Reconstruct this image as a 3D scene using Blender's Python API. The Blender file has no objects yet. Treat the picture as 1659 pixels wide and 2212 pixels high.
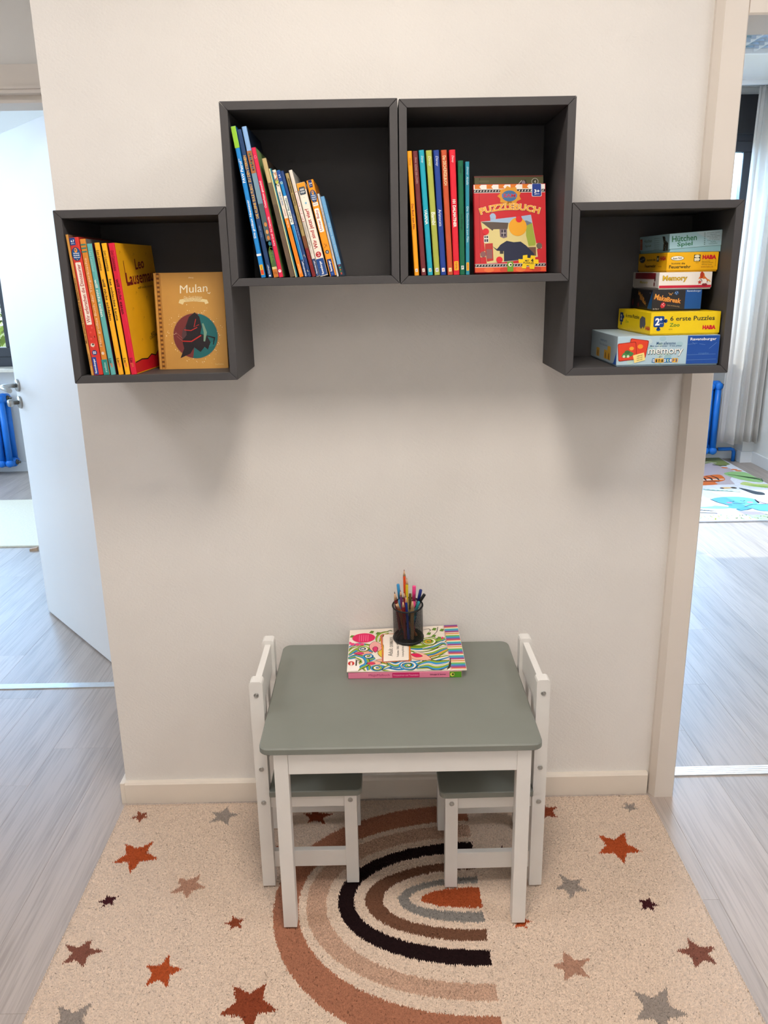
import bpy, bmesh, math, random
import numpy as np
from mathutils import Vector, Matrix

C = bpy.context.scene.collection
random.seed(7)
rng = np.random.default_rng(5)

# ------------------------------------------------------------------ camera
sc = bpy.context.scene
cam_data = bpy.data.cameras.new('camera')
cam = bpy.data.objects.new('camera', cam_data)
C.objects.link(cam)
cam_data.sensor_fit = 'VERTICAL'
cam_data.sensor_height = 36.0
cam_data.lens = 36.0 * 1761.6 / 2212
cam_data.clip_start = 0.05
RX = Vector((0.999825, -0.008198, -0.016839)); RU = Vector((0.018476, 0.284566, 0.958478)); RF = Vector((0.003066, 0.958621, -0.284667))
M = Matrix((RX, RU, -RF)).transposed().to_4x4()
M.translation = Vector((-0.02493, -2.01244, 1.44532))
cam.matrix_world = M
sc.camera = cam

# ------------------------------------------------------------------ view
sc.view_settings.view_transform = 'Standard'
sc.view_settings.look = 'None'
sc.view_settings.gamma = 1.0
sc.view_settings.use_curve_mapping = False
sc.view_settings.exposure = -0.08

# ------------------------------------------------------------------ world
w = bpy.data.worlds.new('sky'); sc.world = w; w.use_nodes = True
bg = w.node_tree.nodes['Background']
bg.inputs['Color'].default_value = (0.72, 0.86, 1.0, 1); bg.inputs['Strength'].default_value = 3.0

# ------------------------------------------------------------------ lights
def area(name, loc, target, sx, sy, power, col):
    l = bpy.data.lights.new(name, 'AREA'); l.shape = 'RECTANGLE'; l.size = sx; l.size_y = sy
    l.energy = power; l.color = col
    o = bpy.data.objects.new(name, l); C.objects.link(o); o.location = loc
    o.rotation_euler = (Vector(target) - Vector(loc)).to_track_quat('-Z', 'Y').to_euler()
    return o
area('hall_ceiling_light', (0.0, -1.12, 2.55), (0.0, -1.12, 0), 0.42, 0.42, 24.5, (1.0, 0.905, 0.80))
area('hall_rear_light', (0.1, -2.75, 2.55), (0.1, -2.75, 0), 0.5, 0.5, 10, (1.0, 0.94, 0.88))
area('corridor_fill_left', (-1.65, -0.9, 2.55), (-1.65, -0.9, 0), 0.5, 0.5, 13, (0.95, 0.96, 1.0))  # unseen fill added to brighten the corridor wall and floor
area('corridor_fill_right', (1.5, -1.1, 2.55), (1.5, -1.1, 0), 0.5, 0.5, 11, (0.95, 0.96, 1.0))  # another added fill, softens the shade under the cubes
area('window_daylight_left', (-3.3, 4.9, 2.6), (-2.6, 2.2, 0.6), 2.2, 1.6, 430, (0.33, 0.60, 1.0))
area('side_fill_light', (-4.75, 2.3, 1.9), (-1.6, 1.6, 0.9), 2.0, 1.5, 85, (0.50, 0.72, 1.0))  # fill added outside an unseen opening to brighten the door leaf
area('window_daylight_right', (1.9, 4.9, 2.7), (1.6, 2.0, 0.6), 2.0, 1.6, 600, (0.33, 0.60, 1.0))
s = bpy.data.lights.new('sun', 'SUN'); s.energy = 4.0; s.angle = 0.01; s.color = (1.0, 0.95, 0.85)
so = bpy.data.objects.new('sun', s); C.objects.link(so)
so.rotation_euler = Vector((0.22, -1.0, -0.95)).to_track_quat('-Z', 'Y').to_euler()

# ------------------------------------------------------------------ materials
def lin(h):
    h = h.lstrip('#'); v = [int(h[i:i + 2], 16) / 255 for i in (0, 2, 4)]
    return tuple(x / 12.92 if x <= .04045 else ((x + .055) / 1.055) ** 2.4 for x in v)
MATS = {}
def mat(name, hexcol, rough=.5, metal=0.0, var=0.0, vscale=20, bump=0.0, bscale=80, spec=.4, trans=0.0):
    if name in MATS: return MATS[name]
    m = bpy.data.materials.new(name); m.use_nodes = True; nt = m.node_tree; b = nt.nodes['Principled BSDF']
    c = lin(hexcol)
    b.inputs['Base Color'].default_value = (*c, 1); b.inputs['Roughness'].default_value = rough
    b.inputs['Metallic'].default_value = metal; b.inputs['Specular IOR Level'].default_value = spec
    if var or bump:
        tc = nt.nodes.new('ShaderNodeTexCoord')
    if var:
        n = nt.nodes.new('ShaderNodeTexNoise'); n.inputs['Scale'].default_value = vscale; n.inputs['Detail'].default_value = 6
        nt.links.new(tc.outputs['Object'], n.inputs['Vector'])
        r = nt.nodes.new('ShaderNodeMapRange'); r.inputs[3].default_value = 1 - var; r.inputs[4].default_value = 1 + var
        r.inputs[1].default_value = .3; r.inputs[2].default_value = .7
        nt.links.new(n.outputs['Fac'], r.inputs[0])
        mx = nt.nodes.new('ShaderNodeMix'); mx.data_type = 'RGBA'; mx.blend_type = 'MULTIPLY'; mx.inputs[0].default_value = 1
        mx.inputs[6].default_value = (*c, 1); nt.links.new(r.outputs[0], mx.inputs[7])
        nt.links.new(mx.outputs[2], b.inputs['Base Color'])
    if bump:
        n2 = nt.nodes.new('ShaderNodeTexNoise'); n2.inputs['Scale'].default_value = bscale; n2.inputs['Detail'].default_value = 5
        nt.links.new(tc.outputs['Object'], n2.inputs['Vector'])
        bp = nt.nodes.new('ShaderNodeBump'); bp.inputs['Strength'].default_value = bump; bp.inputs['Distance'].default_value = .002
        nt.links.new(n2.outputs['Fac'], bp.inputs['Height']); nt.links.new(bp.outputs[0], b.inputs['Normal'])
    MATS[name] = m
    return m

def ink_material():
    m = bpy.data.materials.new('printed_ink'); m.use_nodes = True; nt = m.node_tree; b = nt.nodes['Principled BSDF']
    a = nt.nodes.new('ShaderNodeAttribute'); a.attribute_name = 'ink'
    nt.links.new(a.outputs['Color'], b.inputs['Base Color']); b.inputs['Roughness'].default_value = .42; b.inputs['Specular IOR Level'].default_value = .35
    return m
INK = ink_material()

def plaster():
    m = bpy.data.materials.new('rough_plaster'); m.use_nodes = True; nt = m.node_tree; b = nt.nodes['Principled BSDF']
    N = nt.nodes.new; L = nt.links.new
    tc = N('ShaderNodeTexCoord')
    # trowel strokes: stretched noise in two rotated directions, mixed by a coarse noise
    hs = []
    for rot, sc_ in ((0.9, (70, 70, 14)), (-0.6, (60, 60, 16))):
        m0 = N('ShaderNodeMapping'); m0.inputs['Rotation'].default_value = (0, rot, 0); L(tc.outputs['Object'], m0.inputs['Vector'])
        mp = N('ShaderNodeMapping'); mp.inputs['Scale'].default_value = sc_
        L(m0.outputs[0], mp.inputs['Vector'])
        n = N('ShaderNodeTexNoise'); n.inputs['Scale'].default_value = 2.2; n.inputs['Detail'].default_value = 4; L(mp.outputs[0], n.inputs['Vector'])
        hs.append(n)
    sel = N('ShaderNodeTexNoise'); sel.inputs['Scale'].default_value = 5; L(tc.outputs['Object'], sel.inputs['Vector'])
    mx = N('ShaderNodeMix'); mx.data_type = 'FLOAT'; L(sel.outputs['Fac'], mx.inputs[0]); L(hs[0].outputs['Fac'], mx.inputs[2]); L(hs[1].outputs['Fac'], mx.inputs[3])
    fine = N('ShaderNodeTexNoise'); fine.inputs['Scale'].default_value = 190; fine.inputs['Detail'].default_value = 3; L(tc.outputs['Object'], fine.inputs['Vector'])
    ad = N('ShaderNodeMath'); ad.operation = 'MULTIPLY_ADD'; L(fine.outputs['Fac'], ad.inputs[0]); ad.inputs[1].default_value = .6; L(mx.outputs[0], ad.inputs[2])
    bp = N('ShaderNodeBump'); bp.inputs['Strength'].default_value = .26; bp.inputs['Distance'].default_value = .004
    L(ad.outputs[0], bp.inputs['Height']); L(bp.outputs[0], b.inputs['Normal'])
    v = N('ShaderNodeTexNoise'); v.inputs['Scale'].default_value = 2.5; v.inputs['Detail'].default_value = 6; L(tc.outputs['Object'], v.inputs['Vector'])
    cr = N('ShaderNodeValToRGB'); cr.color_ramp.elements[0].position = .3; cr.color_ramp.elements[1].position = .7
    cr.color_ramp.elements[0].color = (*lin('e3dfda'), 1); cr.color_ramp.elements[1].color = (*lin('ece8e3'), 1)
    L(v.outputs['Fac'], cr.inputs[0]); L(cr.outputs[0], b.inputs['Base Color'])
    b.inputs['Roughness'].default_value = .85; b.inputs['Specular IOR Level'].default_value = .2
    return m
PLASTER = plaster()

def plank_material():
    m = bpy.data.materials.new('vinyl_plank'); m.use_nodes = True; nt = m.node_tree; b = nt.nodes['Principled BSDF']
    N = nt.nodes.new; L = nt.links.new
    tc = N('ShaderNodeTexCoord'); oi = N('ShaderNodeObjectInfo')
    mul = N('ShaderNodeMath'); mul.operation = 'MULTIPLY'; mul.inputs[1].default_value = 37; L(oi.outputs['Random'], mul.inputs[0])
    cb = N('ShaderNodeCombineXYZ'); L(mul.outputs[0], cb.inputs[0]); L(mul.outputs[0], cb.inputs[1])
    va = N('ShaderNodeVectorMath'); va.operation = 'ADD'; L(tc.outputs['Object'], va.inputs[0]); L(cb.outputs[0], va.inputs[1])
    mp = N('ShaderNodeMapping'); mp.inputs['Scale'].default_value = (95, 3.0, 1); L(va.outputs[0], mp.inputs['Vector'])
    n = N('ShaderNodeTexNoise'); n.inputs['Scale'].default_value = 1.6; n.inputs['Detail'].default_value = 8; n.inputs['Distortion'].default_value = .6; L(mp.outputs[0], n.inputs['Vector'])
    mp2 = N('ShaderNodeMapping'); mp2.inputs['Scale'].default_value = (14, 1.2, 1); L(va.outputs[0], mp2.inputs['Vector'])
    n2 = N('ShaderNodeTexNoise'); n2.inputs['Scale'].default_value = 1.5; n2.inputs['Detail'].default_value = 4; L(mp2.outputs[0], n2.inputs['Vector'])
    ad = N('ShaderNodeMath'); ad.operation = 'MULTIPLY_ADD'; L(n2.outputs['Fac'], ad.inputs[0]); ad.inputs[1].default_value = .8; L(n.outputs['Fac'], ad.inputs[2])
    cr = N('ShaderNodeValToRGB'); e = cr.color_ramp.elements
    e[0].position = .62; e[0].color = (*lin('a09288'), 1); e[1].position = 1.15 if False else 1.0; e[1].color = (*lin('baaca2'), 1)
    L(ad.outputs[0], cr.inputs[0])
    r = N('ShaderNodeMapRange'); r.inputs[3].default_value = .9; r.inputs[4].default_value = 1.1; L(oi.outputs['Random'], r.inputs[0])
    mx = N('ShaderNodeMix'); mx.data_type = 'RGBA'; mx.blend_type = 'MULTIPLY'; mx.inputs[0].default_value = 1
    L(cr.outputs[0], mx.inputs[6]); L(r.outputs[0], mx.inputs[7]); L(mx.outputs[2], b.inputs['Base Color'])
    b.inputs['Roughness'].default_value = .42; b.inputs['Specular IOR Level'].default_value = .5
    bp = N('ShaderNodeBump'); bp.inputs['Strength'].default_value = .12; bp.inputs['Distance'].default_value = .001; L(n.outputs['Fac'], bp.inputs['Height']); L(bp.outputs[0], b.inputs['Normal'])
    return m
PLANK = plank_material()
WHITE_WALL = mat('white_wall_paint', 'eceae6', .8, var=.02, vscale=3, spec=.2)
CEIL = mat('ceiling_paint', 'efede9', .85, spec=.2)
TRIM = mat('cream_trim_paint', 'e9dfd2', .45, var=.02, vscale=6)
FRAME = mat('door_frame_paint', 'e3dad0', .45, var=.02, vscale=5)
DOORW = mat('white_door_lacquer', 'f0f0f0', .4, var=.01, vscale=4)
ALU = mat('brushed_aluminium', 'c8cacc', .35, metal=.9, var=.05, vscale=60)
STEEL = mat('satin_steel', 'b5b5b2', .3, metal=1.0)
ANTH = mat('anthracite_foil', '474546', .55, var=.03, vscale=40, spec=.35)
ANTH_IN = ANTH
WHITEWOOD = mat('white_lacquered_wood', 'e9e6e1', .42, var=.025, vscale=12, bump=.05, bscale=60)
SAGE = mat('sage_grey_lacquer', '80837b', .45, var=.04, vscale=9, bump=.04, bscale=120, spec=.5)
BLACKM = mat('black_enamel_wire', '101012', .45)
PAPER = mat('page_paper', 'e6ddc8', .8, var=.05, vscale=200)

# ------------------------------------------------------------------ mesh helpers
class MB:
    def __init__(s): s.bm = bmesh.new()
    def box(s, x0, x1, y0, y1, z0, z1, mi=0, bev=0, seg=2, mtx=None):
        r = bmesh.ops.create_cube(s.bm, size=1)
        vs = r['verts']
        for v in vs:
            v.co = Vector(((x0 + x1) / 2 + v.co.x * (x1 - x0), (y0 + y1) / 2 + v.co.y * (y1 - y0), (z0 + z1) / 2 + v.co.z * (z1 - z0)))
        fs = list({f for v in vs for f in v.link_faces})
        if bev:
            es = list({e for v in vs for e in v.link_edges})
            q = bmesh.ops.bevel(s.bm, geom=es, offset=bev, segments=seg, affect='EDGES', profile=.6)
            fs = list(set(q['faces']) | {f for f in fs if f.is_valid}); vs = list({v for f in fs for v in f.verts})
        for f in fs:
            if f.is_valid: f.material_index = mi
        if mtx is not None: bmesh.ops.transform(s.bm, matrix=mtx, verts=[v for v in vs if v.is_valid])
        return fs
    def prism(s, pts, axis, a, b, mi=0):
        """closed polygon (2-D) swept along axis from a to b"""
        def P(p, t): return {'x': (t, p[0], p[1]), 'y': (p[0], t, p[1]), 'z': (p[0], p[1], t)}[axis]
        A = [s.bm.verts.new(P(p, a)) for p in pts]; B = [s.bm.verts.new(P(p, b)) for p in pts]
        n = len(pts); fs = []
        for i in range(n): fs.append(s.bm.faces.new((A[i], A[(i + 1) % n], B[(i + 1) % n], B[i])))
        fs.append(s.bm.faces.new(A[::-1])); fs.append(s.bm.faces.new(B))
        for f in fs: f.material_index = mi
        return fs
    def cone(s, p0, p1, r0, r1, n=12, mi=0, caps=True, roll=0):
        p0 = Vector(p0); p1 = Vector(p1); d = (p1 - p0).normalized()
        q = d.to_track_quat('Z', 'Y').to_matrix()
        A, B = [], []
        for i in range(n):
            a = 2 * math.pi * i / n + roll; o = q @ Vector((math.cos(a), math.sin(a), 0))
            A.append(s.bm.verts.new(p0 + o * r0)); B.append(s.bm.verts.new(p1 + o * r1))
        fs = [s.bm.faces.new((A[i], A[(i + 1) % n], B[(i + 1) % n], B[i])) for i in range(n)]
        for f in fs: f.smooth = n > 8
        if caps: fs += [s.bm.faces.new(A[::-1]), s.bm.faces.new(B)]
        for f in fs: f.material_index = mi
        return fs
    def lathe(s, prof, org=(0, 0, 0), axis=(0, 0, 1), n=24, mi=0, closed=False):
        q = Vector(axis).to_track_quat('Z', 'Y').to_matrix(); org = Vector(org); rings = []
        for r, h in prof:
            rings.append([s.bm.verts.new(org + q @ Vector((r * math.cos(2 * math.pi * i / n), r * math.sin(2 * math.pi * i / n), h))) for i in range(n)])
        m = len(rings)
        for j in range(m if closed else m - 1):
            A, B = rings[j], rings[(j + 1) % m]
            for i in range(n):
                f = s.bm.faces.new((A[i], A[(i + 1) % n], B[(i + 1) % n], B[i])); f.smooth = True; f.material_index = mi
        if not closed:
            s.bm.faces.new(rings[0][::-1]).material_index = mi; s.bm.faces.new(rings[-1]).material_index = mi
    def tube(s, path, r, n=10, mi=0):
        P = [Vector(p) for p in path]; rings = []
        for i, p in enumerate(P):
            d = (P[min(i + 1, len(P) - 1)] - P[max(i - 1, 0)]).normalized(); q = d.to_track_quat('Z', 'Y').to_matrix()
            rings.append([s.bm.verts.new(p + q @ Vector((r * math.cos(2 * math.pi * k / n), r * math.sin(2 * math.pi * k / n), 0))) for k in range(n)])
        for A, B in zip(rings, rings[1:]):
            # align rings
            k0 = min(range(n), key=lambda k: (B[k].co - A[0].co).length)
            B[:] = B[k0:] + B[:k0]
            for i in range(n):
                f = s.bm.faces.new((A[i], A[(i + 1) % n], B[(i + 1) % n], B[i])); f.smooth = True; f.material_index = mi
        s.bm.faces.new(rings[0][::-1]).material_index = mi; s.bm.faces.new(rings[-1]).material_index = mi
    def build(s, name, mats, parent=None, **props):
        me = bpy.data.meshes.new(name); bmesh.ops.recalc_face_normals(s.bm, faces=s.bm.faces[:]); s.bm.to_mesh(me); s.bm.free()
        for m in (mats if isinstance(mats, (list, tuple)) else [mats]): me.materials.append(m)
        o = bpy.data.objects.new(name, me); C.objects.link(o)
        if parent: o.parent = parent
        for k, v in props.items(): o[k] = v
        return o

def thing(name, label, cat, loc=(0, 0, 0), rot=(0, 0, 0), group=None):
    o = bpy.data.objects.new(name, None); C.objects.link(o); o.location = loc; o.rotation_euler = rot
    o.empty_display_size = .02; o['label'] = label; o['category'] = cat
    if group: o['group'] = group
    return o
def copy_tree(o, parent=None):
    c = o.copy(); C.objects.link(c)
    if parent: c.parent = parent
    for ch in list(o.children): copy_tree(ch, c)
    return c
def struct(name, mb, m, parent=None):
    o = mb.build(name, m, parent)
    if not parent: o['kind'] = 'structure'
    return o

_glyph = {}
def glyphs(s, bold=0.0, shear=0.0):
    k = (s, bold, shear)
    if k not in _glyph:
        c = bpy.data.curves.new('glyphs', 'FONT'); c.body = s; c.resolution_u = 2; c.offset = bold; c.shear = shear; c.align_x = 'LEFT'
        o = bpy.data.objects.new('glyphs', c); me = bpy.data.meshes.new_from_object(o)
        V = np.array([v.co[:2] for v in me.vertices]) if len(me.vertices) else np.zeros((0, 2))
        F = [tuple(p.vertices) for p in me.polygons]
        bpy.data.objects.remove(o); bpy.data.meshes.remove(me); bpy.data.curves.remove(c)
        _glyph[k] = (V, F)
    return _glyph[k]

def smooth(P, m=6, closed=False):
    P = [np.array(p, float) for p in P]; n = len(P); Q = []
    for i in range(n if closed else n - 1):
        p0, p1, p2, p3 = (P[(i - 1) % n], P[i], P[(i + 1) % n], P[(i + 2) % n]) if closed else (P[max(i - 1, 0)], P[i], P[i + 1], P[min(i + 2, n - 1)])
        for k_ in range(m):
            t = k_ / m; Q.append(tuple(.5 * ((2 * p1) + (p2 - p0) * t + (2 * p0 - 5 * p1 + 4 * p2 - p3) * t * t + (3 * p1 - p0 - 3 * p2 + p3) * t ** 3)))
    if not closed: Q.append(tuple(P[-1]))
    return Q

class Ink:
    """flat print on a face: origin + u*U + v*V, lifted a hair along N per layer"""
    def __init__(s, org, U, V, warp=None):
        s.o = Vector(org); s.U = Vector(U).normalized(); s.V = Vector(V).normalized(); s.N = s.U.cross(s.V).normalized()
        s.v = []; s.f = []; s.c = []; s.units = []; s.warp = warp
    def _add(s, pts, faces, col, lay):
        b = len(s.v); f_ = len(s.f); h = .00015 + .00009 * lay
        c = lin(col)
        for u, v in pts:
            if s.warp: s.v.append(tuple(Vector(s.warp(min(max(u, .002), .998), min(max(v, .003), .997))) + s.N * h))
            else: s.v.append(tuple(s.o + s.U * u + s.V * v + s.N * h))
        for f in faces: s.f.append(tuple(b + i for i in f)); s.c.append(c)
        s.units.append((b, len(s.v), f_, len(s.f)))
    def poly(s, pts, col, lay=0): s._add(pts, [tuple(range(len(pts)))], col, lay)
    def rect(s, u0, v0, u1, v1, col, lay=0): s.poly([(u0, v0), (u1, v0), (u1, v1), (u0, v1)], col, lay)
    def rrect(s, u0, v0, u1, v1, r, col, lay=0, rot=0):
        p = []
        for cx, cy, a0 in ((u1 - r, v0 + r, -90), (u1 - r, v1 - r, 0), (u0 + r, v1 - r, 90), (u0 + r, v0 + r, 180)):
            for k in range(4):
                a = math.radians(a0 + 30 * k); p.append((cx + r * math.cos(a), cy + r * math.sin(a)))
        if rot:
            mx, my = (u0 + u1) / 2, (v0 + v1) / 2; ca, sa = math.cos(math.radians(rot)), math.sin(math.radians(rot))
            p = [(mx + (x - mx) * ca - (y - my) * sa, my + (x - mx) * sa + (y - my) * ca) for x, y in p]
        s.poly(p, col, lay)
    def disc(s, u, v, ru, rv, col, lay=0, n=24, a0=0, a1=360):
        p = [(u + ru * math.cos(math.radians(a0 + (a1 - a0) * k / n)), v + rv * math.sin(math.radians(a0 + (a1 - a0) * k / n))) for k in range(n + (0 if a1 - a0 == 360 else 1))]
        s.poly(p, col, lay)
    def stroke(s, pts, wd, col, lay=0, taper=False):
        n = len(pts); L = []; R = []
        for i in range(n):
            a = pts[max(i - 1, 0)]; b = pts[min(i + 1, n - 1)]; dx, dy = b[0] - a[0], b[1] - a[1]; d = math.hypot(dx, dy) or 1
            h = wd / 2 * (1 if not taper else max(.12, math.sin(math.pi * (i + .5) / n)))
            L.append((pts[i][0] - dy / d * h, pts[i][1] + dx / d * h)); R.append((pts[i][0] + dy / d * h, pts[i][1] - dx / d * h))
        s._add(L + R, [(i, n + i, n + i + 1, i + 1) for i in range(n - 1)], col, lay)
    def star(s, u, v, r, col, lay=0, n=5, inner=.45, rot=90):
        s.poly([(u + (r if k % 2 == 0 else r * inner) * math.cos(math.radians(rot + 180 * k / n)), v + (r if k % 2 == 0 else r * inner) * math.sin(math.radians(rot + 180 * k / n))) for k in range(2 * n)], col, lay)
    def text(s, t, cu, cv, length, height, rot=0, col='ffffff', lay=2, bold=.0, shear=0., arc=0., keep=False):
        V, F = glyphs(t, bold, shear)
        if not len(V): return
        mn, mx = V.min(0), V.max(0); sp = mx - mn
        sx = length / sp[0]; sy = height / sp[1]
        if keep: sx = sy = min(sx, sy)
        P = (V - (mn + mx) / 2) * (sx, sy)
        if arc:
            L = max(sp[0] * sx, 1e-6); P = P.copy(); t_ = P[:, 0] / (L / 2)
            ang = -t_ * arc * 2 / (L / 2) * 1.0
            x = P[:, 0] - P[:, 1] * np.sin(ang); y = P[:, 1] * np.cos(ang) + arc * (1 - t_ ** 2)
            P = np.stack([x, y], 1)
        a = math.radians(rot); ca, sa = math.cos(a), math.sin(a)
        Q = np.stack([cu + P[:, 0] * ca - P[:, 1] * sa, cv + P[:, 0] * sa + P[:, 1] * ca], 1)
        s._add([tuple(q) for q in Q], F, col, lay)
    def build(s, name, parent):
        """one mesh per cluster of print (motifs more than 1.8 cm apart become parts of their own)"""
        U = s.units; n = len(U); root = list(range(n))
        def find(a):
            while root[a] != a: root[a] = root[root[a]]; a = root[a]
            return a
        bb = []
        for v0, v1, f0, f1 in U:
            P = np.array(s.v[v0:v1]); bb.append((P.min(0), P.max(0)))
        for a in range(n):
            for b in range(a):
                g = np.maximum(0, np.maximum(bb[a][0] - bb[b][1], bb[b][0] - bb[a][1]))
                if float((g ** 2).sum()) ** .5 <= .018: root[find(a)] = find(b)
        out = None
        for r_ in sorted({find(a) for a in range(n)}):
            V, F, Cc = [], [], []
            for a in range(n):
                if find(a) != r_: continue
                v0, v1, f0, f1 = U[a]; o_ = len(V) - v0; V += s.v[v0:v1]
                for f, c in zip(s.f[f0:f1], s.c[f0:f1]): F.append(tuple(i + o_ for i in f)); Cc.append(c)
            if not F: continue
            me = bpy.data.meshes.new(name); me.from_pydata(V, [], F)
            at = me.attributes.new('ink', 'FLOAT_COLOR', 'CORNER'); buf = []
            for f, c in zip(F, Cc): buf += [*c, 1.0] * len(f)
            at.data.foreach_set('color', buf)
            me.materials.append(INK); me.update()
            out = bpy.data.objects.new(name, me); C.objects.link(out); out.parent = parent
        return out

# ================================================================== THE SETTING
H = 2.6
# ---- floor of separate planks
mb = MB(); mb.box(-4.4, 3.3, -3.2, 4.3, -.03, -.0052); FLOOR = struct('floor', mb, mat('screed', '6a625c', .9))
PW = .1844; PL = 1.22
pm = {}
def plank(x, y0, y1):
    L = round(y1 - y0, 3)
    if L not in pm:
        b = MB(); b.box(.00012, PW - .00012, .00012, L - .00012, -.005, 0, bev=.0004, seg=1)
        o = b.build('plank', PLANK, FLOOR); pm[L] = o.data
    else:
        o = bpy.data.objects.new('plank', pm[L]); C.objects.link(o); o.parent = FLOOR
    o.location = (x, y0, 0)
known = {-1: .274, 8: -.426, -4: .945, 0: .52, 9: .31, -3: -.62, -2: .08}
for k in range(-19, 23):
    x = -.9 + PW * k
    if x < -4.3 or x > 3.2: continue
    off = known.get(k, -.3 + (k * .457) % PL)
    y = off - PL * 3
    while y < 4.25:
        a, b_ = max(y, -3.15), min(y + PL, 4.25)
        if b_ - a > .02: plank(x, a, b_)
        y += PL

# ---- walls
def wall(name, *boxes, m=WHITE_WALL):
    b = MB()
    for q in boxes: b.box(*q)
    return struct(name, b, m)
wall('wall_back', (-.7656, .722, 0, .66, -.005, H), m=PLASTER)
wall('wall_corridor', (-2.4, -1.93, .69, .80, -.005, H), (-1.93, -.97, .69, .80, 2.046, H), (-.97, -.70, .661, .80, -.005, H))
wall('wall_left', (-2.45, -2.35, -3.0, .80, -.005, H))
wall('wall_right', (1.75, 2.3, 0, .11, -.005, H), (.722, 1.75, .0, .11, 2.02, H), (2.2, 2.3, -3.0, 0, -.005, H))
wall('wall_rear', (-2.45, 2.3, -3.1, -3.0, -.005, H))
wall('wall_left_room', (-.98, -.9, .80, 4.15, -.005, H), (-4.3, -4.2, .80, 1.3, -.005, H), (-4.3, -4.2, 3.3, 4.3, -.005, H), (-4.3, -4.2, 1.3, 3.3, -.005, .80), (-4.3, -4.2, 1.3, 3.3, 2.36, H), (-4.3, -2.4, .70, .80, -.005, H))  # unseen side wall opening, added to admit the fill light
wall('wall_right_room', (.70, .76, .661, 4.15, -.005, H), (2.79, 2.95, .0, 4.3, -.005, H), (2.705, 2.79, 4.0, 4.15, -.005, H), (2.3, 2.79, .0, .11, -.005, H), (.722, .76, .11, .66, -.005, H))
# back wall with two window openings: left x -4.1..-2.60, right x 1.05..2.60
wall('wall_outer', (-4.3, 2.95, 4.15, 4.35, -.005, .80), (-4.3, -4.1, 4.15, 4.35, .80, H), (-2.68, 1.05, 4.15, 4.35, .80, H), (2.67, 2.95, 4.15, 4.35, .80, H), (-4.1, -2.68, 4.15, 4.35, 2.36, H), (1.05, 2.67, 4.15, 4.35, 2.55, H))
mb = MB(); mb.box(-4.4, 3.0, -3.2, 4.4, H, H + .08); struct('ceiling', mb, CEIL)

# ---- baseboards
def base(name, boxes, m=TRIM):
    b = MB()
    for (x0, x1, y0, y1, h) in boxes:
        b.prism([(y0, 0), (y1, 0), (y1, h), (y0 + .004, h), (y0, h - .006)], 'x', x0, x1)
    return struct(name, b, m)
base('baseboard_back', [(-.7657, .716, -.016, 0, .066)])
b = MB(); b.box(-.779, -.7659, -.0161, .66, 0, .066, bev=.0015); struct('baseboard_left', b, TRIM)
b = MB(); b.box(-2.7, 2.70, 4.135, 4.15, 0, .075, bev=.002); b.box(2.692, 2.79, 3.987, 4.134, 0, .085, bev=.002); b.box(2.777, 2.79, .2, 3.987, 0, .085, bev=.002); struct('baseboard_right', b, mat('white_baseboard', 'efefef', .5))
b = MB(); b.box(-4.2, -2.7, 4.135, 4.15, 0, .075, bev=.002); struct('baseboard_outer', b, MATS['white_baseboard'])

# ---- right doorway: steel frame (wraps the wall end), header
b = MB()
b.prism([(.722, .001), (.722, -.012), (.729, -.026), (.733, -.033), (.783, -.033), (.786, -.030), (.786, .128), (.722, .128)], 'z', 0, 2.03)
struct('trim_1', b, FRAME)
b = MB(); b.prism([(.0, 2.03), (-.012, 2.03), (-.033, 2.02), (-.033, 1.962), (-.030, 1.958), (.128, 1.958), (.128, 2.03)], 'x', .786, 1.73); struct('trim_2', b, FRAME)
b = MB(); b.box(1.69, 1.75, -.033, .128, 0, 2.03, bev=.003); struct('trim_3', b, FRAME)
# ---- left doorway: header with stepped profile, jambs
b = MB(); b.prism([(.69, 2.046), (.672, 2.044), (.672, 1.986), (.662, 1.984), (.662, 1.977), (.668, 1.976), (.668, 1.966), (.700, 1.966), (.700, 1.945), (.82, 1.945), (.82, 2.046)], 'x', -1.93, -.93); struct('trim_4', b, FRAME)
b = MB(); b.box(-.985, -.93, .668, .82, 0, 2.0, bev=.003); b.box(-1.93, -1.875, .668, .82, 0, 2.0, bev=.003); struct('trim_5', b, FRAME)
# ---- aluminium threshold strips, ribbed
def threshold(name, x0, x1, y0, y1):
    n = 5; w_ = (y1 - y0) / n; pts = [(y0, 0)]
    for i in range(n):
        a = y0 + i * w_; pts += [(a + w_ * .15, .004), (a + w_ * .8, .0045), (a + w_ * .98, .003)]
    pts += [(y1, 0)]
    b = MB(); b.prism(pts, 'x', x0, x1); struct(name, b, ALU)
threshold('trim_6', -1.875, -.99, .667, .703)
threshold('trim_7', .787, 1.69, .062, .106)

# ---- door leaf, opened into the left room
p1 = Vector((-1.527, 1.378, 0)); d = Vector((.649, -.761, 0)); nrm = Vector((-.761, -.649, 0))  # free edge, towards hinge, visible face
LW = .86
door = bpy.data.objects.new('door_1', None); C.objects.link(door); door['kind'] = 'structure'
door.location = p1 + d * LW; door.rotation_euler = (0, 0, math.atan2(-d.y, -d.x))
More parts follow.
